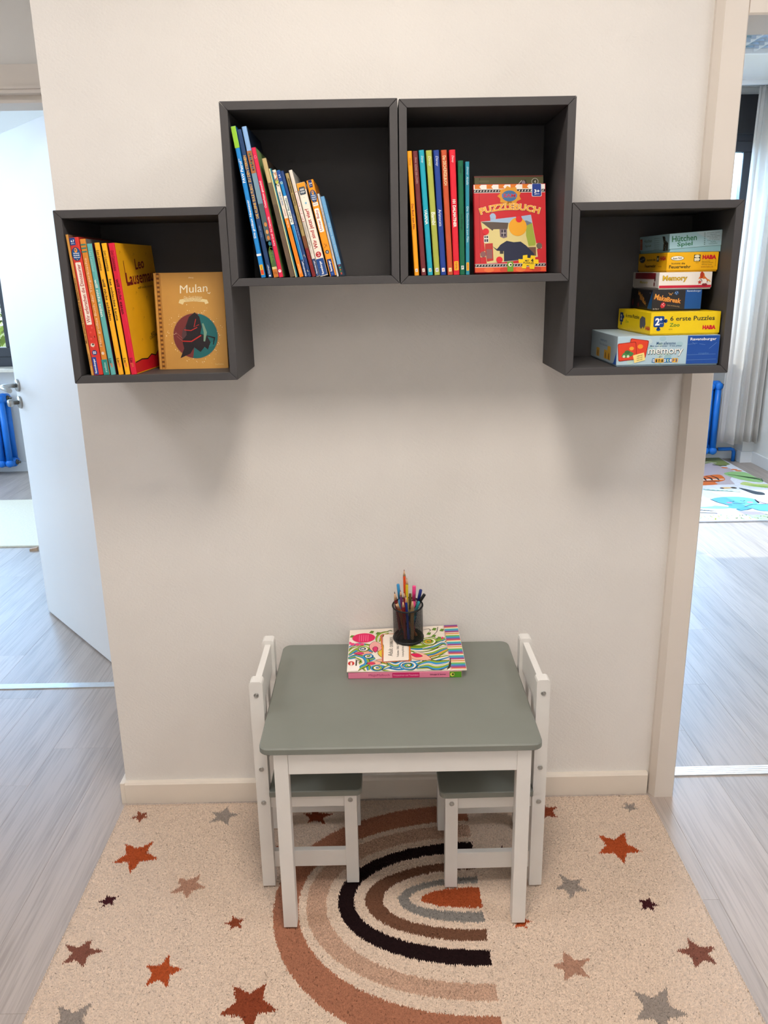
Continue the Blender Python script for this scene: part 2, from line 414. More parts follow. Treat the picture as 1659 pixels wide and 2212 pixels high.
# local: +x towards free edge, visible face is +y or -y
inv = door.rotation_euler.to_matrix().inverted(); nl = inv @ nrm; sg = 1 if nl.y > 0 else -1
b = MB(); b.box(0, LW, min(0, -sg * .04), max(0, -sg * .04), .008, 1.938, bev=.002); b.build('door_panel', DOORW, door)
def dl(a, z, out): return (LW - a, sg * out, z)
handle = bpy.data.objects.new('door_handle', None); C.objects.link(handle); handle.parent = door
b = MB(); b.lathe([(.0001, 0), (.026, 0), (.026, .006), (.023, .009), (.012, .009), (.0001, .009)], dl(.035, 1.017, 0), (0, sg, 0), 24); b.build('rosette', STEEL, handle)
b = MB()
pth = [dl(.035, 1.017, .008), dl(.035, 1.017, .045), dl(.037, 1.017, .058), dl(.043, 1.016, .066), dl(.055, 1.015, .069), dl(.15, 1.012, .069)]
b.tube(pth, .0095, 12); b.build('lever', STEEL, handle)
lock = bpy.data.objects.new('door_lock', None); C.objects.link(lock); lock.parent = door
b = MB(); b.lathe([(.0001, 0), (.026, 0), (.026, .006), (.023, .009), (.0001, .009)], dl(.035, .948, 0), (0, sg, 0), 24); b.build('rosette', STEEL, lock)
b = MB(); b.lathe([(.0001, .009), (.009, .009), (.009, .028), (.015, .031), (.015, .046), (.012, .050), (.0001, .05)], dl(.035, .948, 0), (0, sg, 0), 20); b.build('knob', STEEL, lock)
b = MB()
for z in (.25, 1.7): b.cone((0, -sg * .005, z), (0, -sg * .005, z + .09), .008, .008, 12)
b.build('hinge', STEEL, door)

# ---- windows
DARKF = mat('dark_window_frame', '3a3b40', .45)
def glassmat():
    m = bpy.data.materials.new('window_glass'); m.use_nodes = True; nt = m.node_tree; nt.nodes.clear()
    o = nt.nodes.new('ShaderNodeOutputMaterial'); t = nt.nodes.new('ShaderNodeBsdfTransparent'); g = nt.nodes.new('ShaderNodeBsdfGlossy'); g.inputs['Roughness'].default_value = .02
    t.inputs[0].default_value = (.96, .98, .98, 1)
    lw = nt.nodes.new('ShaderNodeLayerWeight'); lw.inputs[0].default_value = .25
    mx = nt.nodes.new('ShaderNodeMixShader'); nt.links.new(lw.outputs['Fresnel'], mx.inputs[0]); nt.links.new(t.outputs[0], mx.inputs[1]); nt.links.new(g.outputs[0], mx.inputs[2]); nt.links.new(mx.outputs[0], o.inputs[0])
    return m
GLASS = glassmat()
def window(name, x0, x1, z0, z1, posts, blind):
    wn = bpy.data.objects.new(name, None); C.objects.link(wn); wn['kind'] = 'structure'; wn.location = (0, 0, 0)
    b = MB(); y0, y1 = 4.17, 4.24
    b.box(x0, x1, y0, y1, z0, z0 + .07, bev=.004); b.box(x0, x1, y0, y1, z1 - .07, z1, bev=.004)
    b.box(x0, x0 + .05, y0, y1, z0 + .07, z1 - .07, bev=.004); b.box(x1 - .05, x1, y0, y1, z0 + .07, z1 - .07, bev=.004)
    b.build('frame', DARKF, wn)
    xs = [x0 + .05] + posts + [x1 - .05]
    for p in posts:
        b = MB(); b.box(p - .035, p + .035, y0, y1, z0 + .07, z1 - .07, bev=.004); b.build('mullion', DARKF, wn)
    for a, c in zip(xs, xs[1:]):
        b = MB()
        for q in ((a, c, z0 + .07, z0 + .14), (a, c, z1 - .14, z1 - .07), (a, a + .06, z0 + .14, z1 - .14), (c - .06, c, z0 + .14, z1 - .14)):
            b.box(q[0], q[1], y0 - .008, y1 - .01, q[2], q[3], bev=.006)
        f = b.build('sash', DARKF, wn)
        b = MB(); b.box(a + .06, c - .06, y0 + .03, y0 + .036, z0 + .14, z1 - .14); b.build('pane', GLASS, f)
    if blind:
        b = MB(); b.box(x0, x1 + .0, 4.10, 4.165, *blind, bev=.004); b.build('blind_box', mat('charcoal_blind_box', '2b2b2e', .6), wn)
    return wn
window('window_1', -4.1, -2.68, .80, 2.36, [-3.4], None)
window('window_2', 1.05, 2.67, .80, 2.335, [1.86], (2.305, 2.55))
b = MB(); b.box(-4.15, -2.60, 3.99, 4.17, .775, .80, bev=.004); struct('trim_8', b, mat('pale_stone_sill', 'd8cfc0', .4, var=.08, vscale=30))
b = MB(); b.box(1.0, 2.62, 3.99, 4.17, .775, .80, bev=.004); struct('trim_9', b, MATS['pale_stone_sill'])

# ---- outside: ground and a leafy hedge
b = MB(); b.box(-14, 14, 4.4, 30, -.4, -.3); o = struct('ground', b, mat('lawn', '6f7f45', .95, var=.3, vscale=2))
def hedge():
    n = 5200; V = []; F = []
    r = np.random.default_rng(3)
    for i in range(n):
        c = np.array([r.uniform(-7.5, -3.2), r.uniform(7.0, 8.0), r.uniform(-.25, 2.5) * 1.0]); c[2] *= .85 + .15 * math.sin(c[0] * 3)
        a, e, q = r.uniform(0, 6.28), r.uniform(-.9, .9), r.uniform(.04, .09)
        u = np.array([math.cos(a) * math.cos(e), math.sin(a) * math.cos(e), math.sin(e)]); t = np.cross(u, [0, 0, 1.]); t /= np.linalg.norm(t)
        k = len(V); V += [c - u * q, c + t * q * .5, c + u * q, c - t * q * .5]; F.append((k, k + 1, k + 2, k + 3))
    me = bpy.data.meshes.new('hedge'); me.from_pydata([tuple(v) for v in V], [], F)
    me.materials.append(mat('hedge_leaf', '8a9a35', .7, var=.5, vscale=4)); o = bpy.data.objects.new('hedge', me); C.objects.link(o)
    o['label'] = 'sunlit leafy green hedge outside the window over the blue radiator'; o['category'] = 'hedge'; o['kind'] = 'stuff'
hedge()

# ---- right room ceiling lamp with mirror louvre
lamp = thing('louvre_lamp', 'white ceiling lamp with a mirror louvre grid in the bright side room', 'lamp', (1.9, 2.54, H))
W2, D2 = .62, .31
b = MB()
for q in ((-W2, W2, -D2, -D2 + .022), (-W2, W2, D2 - .022, D2), (-W2, -W2 + .022, -D2 + .022, D2 - .022), (W2 - .022, W2, -D2 + .022, D2 - .022)): b.box(*q, -.085, 0, bev=.002)
b.box(-W2 + .022, W2 - .022, -D2 + .022, D2 - .022, -.012, -.002); b.build('housing', mat('white_lamp_housing', 'f4f4f4', .4), lamp)
MIR = mat('louvre_mirror', 'c9d2e0', .12, metal=1.0)
for k in range(1, 9):
    y = -D2 + .022 + (2 * D2 - .044) * k / 9
    b = MB(); b.prism([(y - .008, -.03), (y + .008, -.03), (y + .001, -.075), (y - .001, -.075)], 'x', -W2 + .024, W2 - .024); b.build('louvre_blade', MIR, lamp)
for k in range(1, 12):
    x = -W2 + .022 + (2 * W2 - .044) * k / 12
    b = MB(); b.prism([(x - .005, -.032), (x + .005, -.032), (x + .001, -.078), (x - .001, -.078)], 'y', -D2 + .024, D2 - .024); b.build('cross_blade', MATS['white_lamp_housing'], lamp)
for yy in (-.14, .14):
    b = MB(); b.cone((-W2 + .03, yy, -.022), (W2 - .03, yy, -.022), .008, .008, 12); b.build('tube', mat('lamp_tube', 'f6f6f2', .3), lamp)
area('louvre_lamp_fill', (1.9, 2.54, H - .095), (1.9, 2.54, 0), 1.1, .5, 34, (0.86, 0.93, 1.0))  # fill added below the lamp to brighten curtain and room

# ---- curtain on its rail
rail = thing('curtain_rail', 'white curtain rail fixed to the ceiling before the dark window', 'rail', (1.0, 3.93, H))
b = MB(); b.box(0, 1.78, -.03, .03, -.028, 0, bev=.003); b.build('track', mat('white_rail', 'f2f2f2', .4), rail)
b = MB(); b.box(0, 1.78, .004, .014, -.0292, -.028); b.build('track_slot', mat('dark_slot', '2a2a2c', .6), rail)
def curtain():
    nx, nz = 150, 24; x0, x1 = 2.470, 2.99; zb, zt = .165, 2.565; V = []; F = []
    for j in range(nz + 1):
        t = j / nz; z = zb + (zt - zb) * t
        for i in range(nx + 1):
            s_ = i / nx; amp = .026 * (1 - .35 * t); ph = s_ * 2 * math.pi * 5.3 + .8 * math.sin(s_ * 9)
            x = x0 + .045 * t + (x1 - x0) * s_ * (.62 + .02 * (1 - t)) + .012 * math.sin(ph * .5 + 1)
            V.append((min(x, 2.772), 3.92 + amp * math.sin(ph) + .008 * math.sin(ph * 2.1 + t * 2), z + (.01 * math.sin(s_ * 11) if j == 0 else 0)))
    for j in range(nz):
        for i in range(nx): F.append((j * (nx + 1) + i, j * (nx + 1) + i + 1, (j + 1) * (nx + 1) + i + 1, (j + 1) * (nx + 1) + i))
    me = bpy.data.meshes.new('curtain'); me.from_pydata(V, [], F); me.shade_smooth()
    m = bpy.data.materials.new('white_curtain_cloth'); m.use_nodes = True; nt = m.node_tree; b_ = nt.nodes['Principled BSDF']; b_.inputs['Base Color'].default_value = (*lin('f6f1ee'), 1); b_.inputs['Roughness'].default_value = .9
    tr = nt.nodes.new('ShaderNodeBsdfTranslucent'); tr.inputs[0].default_value = (*lin('f4f0ea'), 1); mx = nt.nodes.new('ShaderNodeMixShader'); mx.inputs[0].default_value = .6
    out = nt.nodes['Material Output']; nt.links.new(b_.outputs[0], mx.inputs[1]); nt.links.new(tr.outputs[0], mx.inputs[2]); nt.links.new(mx.outputs[0], out.inputs[0])
    me.materials.append(m); o = bpy.data.objects.new('curtain', me); C.objects.link(o)
    sd = o.modifiers.new('s', 'SOLIDIFY'); sd.thickness = .0012
    o['label'] = 'long white curtain hanging in folds beside the dark window frame'; o['category'] = 'curtain'
curtain()

# ---- blue cast-iron radiators
BLUE = mat('blue_radiator_enamel', '1f78d8', .3, var=.05, vscale=12)
BRASS = mat('valve_metal', '6b655c', .4, metal=.9)
def radiator(label, x1, n, zb=.06, zt=.615, y=4.05):
    r = thing('radiator', label, 'radiator', (x1, y, 0), group='blue ribbed radiators')
    first = None
    for k in range(n):
        cx = -.03 - .06 * k
        if first is None:
            b = MB()
            for yy in (-.045, .045):
                b.cone((0, yy, zb + .03), (0, yy, zt - .03), .023, .023, 14)
            for zz in (zb + .035, zt - .035):
                b.lathe([(.0001, -.0298), (.028, -.0298), (.034, -.020), (.037, 0), (.034, .020), (.028, .0298), (.0001, .0298)], (0, 0, zz), (1, 0, 0), 16)
                b.lathe([(.0001, -.075), (.018, -.074), (.029, -.062), (.030, -.03), (.027, 0), (.030, .03), (.029, .062), (.018, .074), (.0001, .075)], (0, 0, zz), (0, 1, 0), 14)
            first = b.build('section', BLUE, r); o = first
        else:
            o = bpy.data.objects.new('section', first.data); C.objects.link(o); o.parent = r
        o.location = (cx, 0, 0)
    for zz in (zb + .035, zt - .035):
        b = MB(); b.cone((0, 0, zz), (.012, 0, zz), .02, .018, 10); b.cone((.012, 0, zz), (.03, 0, zz), .010, .009, 8); b.build('end_plug', BRASS, r)
    b = MB()
    b.build('bracket', BLUE, r) if False else b.bm.free()
    for k in (0.1, n * .06 - .1):
        b = MB(); b.box(-k - .01, -k + .01, .02, .098, zb + .1, zb + .12); b.build('bracket', BLUE, r)
    return r
radiator('blue ribbed radiator seen past the handle of the open white door', -2.785, 8)
rr = radiator('blue ribbed radiator beside the long white curtain in the side room', 2.512, 9)
b = MB(); b.tube([(.03, 0, .095), (.128, 0, .095), (.146, 0, .088), (.153, 0, .07), (.153, 0, .0)], .014, 10); b.build('supply_pipe', BLUE, rr)

# ---- cream rug in the left room, small block
crug = thing('cream_rug', 'plain cream rug on the sunlit floor behind the open door', 'rug', (-2.3, 2.78, 0))
b = MB(); b.box(-.75, .75, -.485, .485, .0, .012, bev=.004); b.build('pile', mat('cream_rug_pile', 'f2ead6', .95, var=.05, vscale=90, bump=.5, bscale=250), crug)
b = MB(); b.box(-.745, .745, -.481, .481, .0, .002); b.build('backing', mat('rug_backing', 'b8a98c', .9), crug)
dstop = thing('door_stop', 'small pale wooden block on the floor at the edge of the open door', 'door stop', (-1.935, 2.235, 0))
b = MB(); b.prism([(-.020, 0), (.020, 0), (.020, .020), (-.020, .012)], 'y', -.012, .012); b.build('wedge', mat('pale_wood', 'c2a184', .6, var=.1, vscale=40), dstop)

# ---- jungle rug in the right room
jr = thing('jungle_rug', 'pastel jungle picture rug with a blue elephant in the side room', 'rug', (0, 0, 0))
b = MB(); b.box(1.2, 2.60, 2.513, 4.133, 0, .010, bev=.003); b.build('pile', mat('jungle_rug_pile', 'e4e6ee', .95, var=.06, vscale=60, bump=.5, bscale=260), jr)
k = Ink((0, 0, .0102), (1, 0, 0), (0, 1, 0))
lil = [(1.25, 3.35), (2.233, 3.322), (2.377, 3.325), (2.40, 3.46), (2.516, 3.656), (2.531, 3.777), (2.484, 3.86), (2.462, 3.99), (2.365, 3.92), (1.9, 3.95), (1.25, 3.9)]
k.poly(lil, 'cbbdc4', 0)
k.poly([(1.25, 4.12), (2.59, 4.128), (2.585, 3.9), (2.485, 3.844), (2.468, 3.96), (2.369, 3.918), (2.0, 3.98), (1.25, 3.93)], '8e9a55', 1)
k.poly([(2.25, 4.05), (2.43, 4.08), (2.44, 4.02), (2.3, 3.98)], '6f8a3c', 2)
k.stroke([(2.25, 3.93), (2.36, 3.96), (2.45, 3.99), (2.5, 3.95)], .018, 'e8e4d4', 3); k.stroke([(2.45, 3.90), (2.5, 3.87), (2.54, 3.86)], .02, '2e3a30', 3)
k.poly(smooth([(2.42, 3.618), (2.508, 3.679), (2.586, 3.65), (2.596, 3.545), (2.594, 3.389), (2.565, 3.365), (2.51, 3.397), (2.456, 3.471)], 4, True), '9fcf86', 1)
k.poly(smooth([(2.415, 3.335), (2.471, 3.386), (2.514, 3.328), (2.593, 3.309), (2.558, 3.232), (2.48, 3.251), (2.431, 3.294)], 4, True), 'cfe08a', 1)
for i in range(9):
    a = (2.44 + .016 * i, 3.60 - .012 * i); k.stroke([a, (a[0] + .05, a[1] - .04), (min(a[0] + .1, 2.594), a[1] - .12)], .012, ('4f7f55', '7fb86a', '3c6a48')[i % 3], 3, True)
for i in range(6):
    a = (2.44 + .02 * i, 3.33 - .01 * i); k.stroke([a, (a[0] + .04, a[1] - .05), (min(a[0] + .08, 2.594), a[1] - .1)], .012, ('8fcf70', 'b9d65a')[i % 2], 3, True)
for q in ((2.50, 3.80), (2.545, 3.74), (2.56, 3.70)): k.disc(*q, .025, .02, 'f0803a', 3, 8)
tig = [(1.85, 3.56), (2.218, 3.56), (2.296, 3.585), (2.383, 3.592), (2.366, 3.463), (2.317, 3.411), (2.266, 3.387), (2.233, 3.322), (1.9, 3.33)]
k.poly(smooth(tig, 4, True), 'e8772e', 2)
for i in range(9):
    x = 1.95 + i * .045; k.stroke([(x, 3.58 - .02 * (i % 2)), (x + .015, 3.5), (x + .005, 3.44)], .016, '33261f', 3, True)
k.stroke([(2.1, 3.44), (2.25, 3.46), (2.36, 3.47)], .03, 'f3ece2', 3, True); k.stroke([(2.12, 3.41), (2.25, 3.42), (2.3, 3.4)], .014, '2a2a30', 4)
ele = [(2.075, 2.967), (2.148, 3.011), (2.247, 3.02), (2.315, 2.99), (2.343, 2.95), (2.33, 2.859), (2.229, 2.82), (2.212, 2.794), (2.154, 2.759), (2.107, 2.773), (2.124, 2.827), (2.095, 2.886)]
k.poly(smooth(ele, 4, True), '6fc4ea', 2)
k.poly(smooth([(2.212, 2.794), (2.281, 2.839), (2.4, 2.844), (2.55, 2.83), (2.55, 2.70), (2.306, 2.685), (2.254, 2.709), (2.237, 2.754), (2.196, 2.724), (2.146, 2.706), (2.143, 2.749)], 4, True), '63bde6', 1)
k.poly(smooth([(2.343, 2.95), (2.392, 2.982), (2.47, 2.99), (2.55, 2.96), (2.55, 2.86), (2.379, 2.844), (2.33, 2.859)], 4, True), 'cfc4dc', 2)
k.poly(smooth([(2.012, 2.812), (2.043, 2.827), (2.11, 2.795), (2.103, 2.762), (2.027, 2.757), (1.90, 2.79)], 4, True), '86cdea', 1)
for p in ([(2.07, 2.97), (2.085, 2.9), (2.12, 2.84), (2.15, 2.83)], [(2.343, 2.95), (2.34, 2.9), (2.37, 2.85)], [(2.212, 2.794), (2.281, 2.839), (2.4, 2.842)], [(2.143, 2.749), (2.155, 2.712), (2.2, 2.726), (2.24, 2.755), (2.26, 2.71), (2.306, 2.685), (2.45, 2.69)]): k.stroke(p, .008, '2a3340', 4)
for p in ([(2.17, 2.92), (2.185, 2.905), (2.2, 2.92)], [(2.24, 2.925), (2.255, 2.912), (2.27, 2.925)], [(2.17, 2.87), (2.21, 2.86), (2.25, 2.872)]): k.stroke(p, .008, '2a3340', 4)
k.disc(2.155, 2.885, .02, .014, 'e58fae', 4, 10); k.disc(2.285, 2.885, .02, .014, 'e58fae', 4, 10)
k.poly(smooth([(2.362, 3.233), (2.393, 3.205), (2.433, 3.145), (2.467, 3.105), (2.452, 3.05), (2.398, 3.066), (2.371, 3.156)], 4, True), '32414e', 2)
k.poly([(2.242, 3.242), (2.26, 3.254), (2.318, 3.249), (2.314, 3.224), (2.251, 3.215)], 'f0c06a', 2); k.disc(2.25, 3.232, .014, .016, '3c2030', 3, 8); k.disc(2.33, 3.235, .02, .022, '4a3a24', 3, 8)
k.stroke([(2.13, 3.2), (2.192, 3.168), (2.27, 3.15), (2.33, 3.13)], .012, '4f8f80', 2)
for i in range(7): k.stroke([(2.13 + .025 * i, 3.19 - .008 * i), (2.12 + .027 * i, 3.22 - .01 * i)], .014, '9cd6c4', 2)
k.stroke([(1.8, 2.70), (1.923, 2.678), (1.99, 2.66)], .014, '20242a', 2)
for i in range(6): k.stroke([(1.86 + .02 * i, 2.76 - .006 * i), (1.9 + .02 * i, 2.735 - .006 * i)], .008, '2a2e34', 2)
k.poly([(1.25, 2.66), (1.974, 2.653), (2.117, 2.708), (2.292, 2.67), (2.58, 2.66), (2.58, 2.61), (1.25, 2.60)], 'cdb9c6', 0)
k.rect(1.21, 2.524, 2.592, 2.615, 'cfe0b0', 1)
r = np.random.default_rng(2)
for i in range(150):
    x, y = r.uniform(1.25, 2.56), r.uniform(2.525, 2.62); k.stroke([(x, y), (x + r.uniform(-.02, .02), y + r.uniform(.01, .03))], .008, ('b8cf52', '8fbf9a', '6a7f3a', 'd8d860', '3a4a3a', '7fc4b8')[i % 6], 2, True)
k.build('woven_picture', jr)

# ================================================================== STAR RUG (real tufts; every woven motif a part)
RUG_TOP = .0098; FEET = .0112
def star_rug():
    x0, x1, y0, y1 = -.767, .716, -.834, -.030
    st = .0021; nx = int((x1 - x0) / st); ny = int((y1 - y0) / st)
    r = np.random.default_rng(11)
    X, Y = np.meshgrid(np.linspace(x0, x1, nx + 1), np.linspace(y0, y1, ny + 1))
    jx = r.uniform(-.0006, .0006, X.shape); jy = r.uniform(-.0006, .0006, X.shape); jx[:, [0, -1]] *= .8; jy[[0, -1], :] *= .8
    I, J = np.meshgrid(np.arange(nx + 1), np.arange(ny + 1))
    up = ((I + (J // 2) % 2) % 2 == 0) & (J % 2 == 0)
    Z = RUG_TOP - .0046 + .0050 * up + r.uniform(-.0010, .0010, X.shape)
    e = np.minimum(np.minimum(X - x0, x1 - X), np.minimum(Y - y0, y1 - Y)); Z -= np.clip(.006 - e, 0, .006) * .55
    # classify faces by their centre (jittered, so motifs have tufted edges)
    cx = (X[:-1, :-1] + X[1:, 1:]) / 2 + r.normal(0, .0012, (ny, nx)); cy = (Y[:-1, :-1] + Y[1:, 1:]) / 2 + r.normal(0, .0012, (ny, nx))
    cls = np.zeros((ny, nx), int); motifs = [('pile', 'ead2bd', 'cream')]
    bx, by = .191, -.413
    def band(rx, top, bot, col, nm):
        ry0 = np.where(cy > by, top[0], bot[0]); ry1 = np.where(cy > by, top[1], bot[1])
        def inside(a, b): return (np.abs((bx - cx) / a) ** 2.1 + np.abs((cy - by) / np.maximum(b, 1e-4)) ** 2.1) < 1
        m = (cx < bx + .004) & inside(rx[1], ry1)
        if rx[0] > 0: m &= ~inside(rx[0], ry0)
        motifs.append(('rainbow_band', col, nm)); cls[m] = len(motifs) - 1
    band((0, .138), (0, .036), (0, .031), 'b0552f', 'rust orange')
    band((.166, .192), (.050, .070), (.044, .076), '8f8983', 'grey')
    band((.229, .272), (.097, .125), (.097, .130), '7a5440', 'brown')
    band((.298, .336), (.158, .198), (.154, .198), '241516', 'near black')
    band((.364, .411), (.218, .267), (.244, .286), 'c09a80', 'heathered tan')
    band((.430, .488), (.283, .352), (.322, .412), 'b3795e', 'terracotta')
    COL = {'brown_red': '96553f', 'gray': 'a3968c', 'orange': 'b8552d', 'tan': 'bb8f78', 'dark': '4a2226', 'red': '94492f', 'mauve': '8d5a4b'}
    stars = [('brown_red', [(-.731, -.091), (-.721, -.062), (-.691, -.065), (-.684, -.091), (-.704, -.11)]), ('gray', [(-.512, -.072), (-.473, -.05), (-.435, -.083), (-.456, -.128), (-.508, -.115)]),
        ('orange', [(-.714, -.198), (-.646, -.192), (-.616, -.255), (-.672, -.303), (-.728, -.266)]), ('tan', [(-.546, -.327), (-.493, -.315), (-.473, -.36), (-.509, -.396), (-.553, -.378)]),
        ('dark', [(-.706, -.377), (-.673, -.383), (-.679, -.412), (-.706, -.42), (-.72, -.4)]), ('red', [(-.389, -.455), (-.358, -.461), (-.361, -.492), (-.389, -.497), (-.404, -.477)]),
        ('mauve', [(-.75, -.532), (-.699, -.517), (-.662, -.549), (-.69, -.593), (-.738, -.582)]), ('orange', [(-.511, -.564), (-.475, -.602), (-.494, -.649), (-.541, -.645), (-.552, -.592)]),
        ('red', [(-.355, -.649), (-.286, -.645), (-.256, -.712), (-.303, -.76), (-.372, -.718)]), ('gray', [(-.709, -.689), (-.641, -.684), (-.63, -.747), (-.654, -.78), (-.703, -.745)]),
        ('red', [(.405, -.056), (.448, -.078), (.439, -.122), (.39, -.138), (.373, -.098)]), ('gray', [(.638, -.067), (.669, -.069), (.667, -.095), (.64, -.107), (.627, -.087)]),
        ('orange', [(.532, -.2), (.602, -.19), (.626, -.264), (.568, -.305), (.515, -.268)]), ('gray', [(.399, -.34), (.446, -.358), (.455, -.397), (.408, -.42), (.377, -.388)]),
        ('dark', [(.565, -.428), (.594, -.421), (.608, -.448), (.591, -.464), (.564, -.461)]), ('orange', [(.285, -.469), (.303, -.489), (.286, -.512), (.262, -.505), (.262, -.48)]),
        ('mauve', [(.639, -.55), (.689, -.573), (.677, -.617), (.627, -.626), (.602, -.58)]), ('tan', [(.356, -.578), (.408, -.599), (.394, -.645), (.342, -.652), (.322, -.614)]),
        ('gray', [(.549, -.676), (.569, -.741), (.506, -.779), (.465, -.749), (.478, -.683)]), ('red', [(-.235, -.064), (-.175, -.091), (-.191, -.133), (-.24, -.124), (-.256, -.085)]),
        ('red', [(-.313, -.215), (-.301, -.228), (-.307, -.243), (-.318, -.24), (-.324, -.225)]), ('dark', [(.252, -.247), (.273, -.233), (.289, -.252), (.276, -.269), (.255, -.269)])]
    for c, tips in stars:
        T = np.array(tips); ctr = T.mean(0); P = []
        n = len(T)
        for i in range(n):
            P.append(T[i] + (T[i] - ctr) * .04); mid = (T[i] + T[(i + 1) % n]) / 2; dv = mid - ctr
            R = np.linalg.norm(T - ctr, axis=1).mean(); P.append(ctr + dv / np.linalg.norm(dv) * R * .47)
        P = np.array(P); m = np.zeros(cx.shape, bool); j = len(P) - 1
        for i in range(len(P)):
            m ^= ((P[i, 1] > cy) != (P[j, 1] > cy)) & (cx < (P[j, 0] - P[i, 0]) * (cy - P[i, 1]) / (P[j, 1] - P[i, 1] + 1e-12) + P[i, 0]); j = i
        motifs.append(('star', COL[c], {'brown_red': 'brown', 'red': 'red brown', 'gray': 'grey', 'orange': 'rust orange', 'tan': 'tan', 'dark': 'dark maroon', 'mauve': 'mauve brown'}[c])); cls[m] = len(motifs) - 1
    rug = thing('star_rug', 'cream tufted rug with woven stars and a rainbow under the small table', 'rug', (0, 0, 0))
    VV = np.stack([X + jx, Y + jy, Z], -1).reshape(-1, 3)
    idx = np.arange((nx + 1) * (ny + 1)).reshape(ny + 1, nx + 1)
    Q = np.stack([idx[:-1, :-1], idx[:-1, 1:], idx[1:, 1:], idx[1:, :-1]], -1)
    for k, (nm, col, word) in enumerate(motifs):
        q = Q[cls == k]
        if not len(q): continue
        u, inv_ = np.unique(q, return_inverse=True); inv_ = inv_.reshape(q.shape); V = VV[u]
        me = bpy.data.meshes.new(nm); me.vertices.add(len(u)); me.vertices.foreach_set('co', V.ravel().astype(np.float32))
        n = len(q); me.loops.add(n * 4); me.polygons.add(n); me.loops.foreach_set('vertex_index', inv_.ravel().astype(np.int32)); me.polygons.foreach_set('loop_start', np.arange(0, n * 4, 4, dtype=np.int32)); me.polygons.foreach_set('loop_total', np.full(n, 4, np.int32))
        me.update(calc_edges=True); me.shade_smooth()
        if word == 'heathered tan': mm = mat('tuft_heather', 'cda890', .95, var=.30, vscale=240, bump=.9, bscale=240, spec=.1)
        else: mm = mat('tuft_' + col, col, .95, var=.15, vscale=210, bump=.9, bscale=240, spec=.1)
        me.materials.append(mm)
        o = bpy.data.objects.new(nm, me); C.objects.link(o); o.parent = rug
        if nm != 'pile': o['label'] = word + (' woven star' if nm == 'star' else ' woven rainbow band')
    b = MB()
    b.prism([(x0, y0), (x1, y0), (x1, y1), (x0, y1)], 'z', .0003, .0042)
    b.build('backing', mat('rug_canvas', 'b79f86', .95), rug)
star_rug()

# ================================================================== TABLE AND CHAIRS
def rounded_plate(b, x0, x1, y0, y1, z0, z1, r, corners, mi=0, ch=.003):
    def ring(ins):
        P = []
        for name, cx, cy, a0 in (('se', x1, y0, -90), ('ne', x1, y1, 0), ('nw', x0, y1, 90), ('sw', x0, y0, 180)):
            rr_ = r if name in corners else .002
            ux = cx - rr_ if 'e' in name else cx + rr_; uy = cy - rr_ if 'n' in name else cy + rr_
            for k in range(7):
                a = math.radians(a0 + 15 * k); P.append((ux + (rr_ - ins) * math.cos(a), uy + (rr_ - ins) * math.sin(a)))
        return P
    rings = [[b.bm.verts.new((*p, z)) for p in ring(i)] for z, i in ((z0, ch * .6), (z0 + ch * .6, 0), (z1 - ch, 0), (z1, ch))]
    n = len(rings[0])
    for A, B in zip(rings, rings[1:]):
        for i in range(n): b.bm.faces.new((A[i], A[(i + 1) % n], B[(i + 1) % n], B[i])).material_index = mi
    b.bm.faces.new(rings[0][::-1]).material_index = mi; b.bm.faces.new(rings[-1]).material_index = mi
def add_screw(b, p, n=(0, -1, 0)):
    b.lathe([(.0001, 0), (.0058, 0), (.0058, .0012), (.0048, .0018), (.0034, .0018), (.0030, .0010), (.0022, .0010), (.0018, .0022), (.0001, .0024)], p, n, 16)

tb = thing('play_table', 'small white children table with a grey-green top against the wall', 'table', (.007, -.252, FEET))
ox, oy, oz = .007, -.252, FEET
b = MB(); rounded_plate(b, -.302, .302, -.252, .2490, .464 - oz, .480 - oz, .022, ('se', 'sw', 'ne', 'nw')); top = b.build('tabletop', SAGE, tb)
for sx in (-1, 1):
    for sy in (-1, 1):
        b = MB(); x = (-.2715 if sx < 0 else .2485) ; y = -.2455 if sy < 0 else .205
        b.box(x - .0005, x + .030, y, y + .030, 0, .464 - oz, bev=.0016); b.build('leg', WHITEWOOD, tb)
b = MB(); b.box(-.241, .248, -.2445, -.2285, .4125 - oz, .464 - oz, bev=.0012); b.build('apron', WHITEWOOD, tb)
b = MB(); b.box(-.241, .248, .2150, .2310, .4125 - oz, .464 - oz, bev=.0012); b.build('apron', WHITEWOOD, tb)
for x in (-.268, .256):
    b = MB(); b.box(x, x + .016, -.2155, .205, .4125 - oz, .464 - oz, bev=.0012); b.build('apron', WHITEWOOD, tb)
# a faint rubbed smudge and a chipped edge mark on the top
k = Ink((0, 0, .480 - oz), (1, 0, 0), (0, 1, 0))
r = np.random.default_rng(4)
for i in range(46):
    u, v = r.normal(.045, .010), r.normal(-.098, .004); k.disc(u, v, r.uniform(.0006, .0016), r.uniform(.0005, .0011), ('7d8073', '85887a')[i % 2], 0, 6)
k.build('rubbed_smudge', tb)

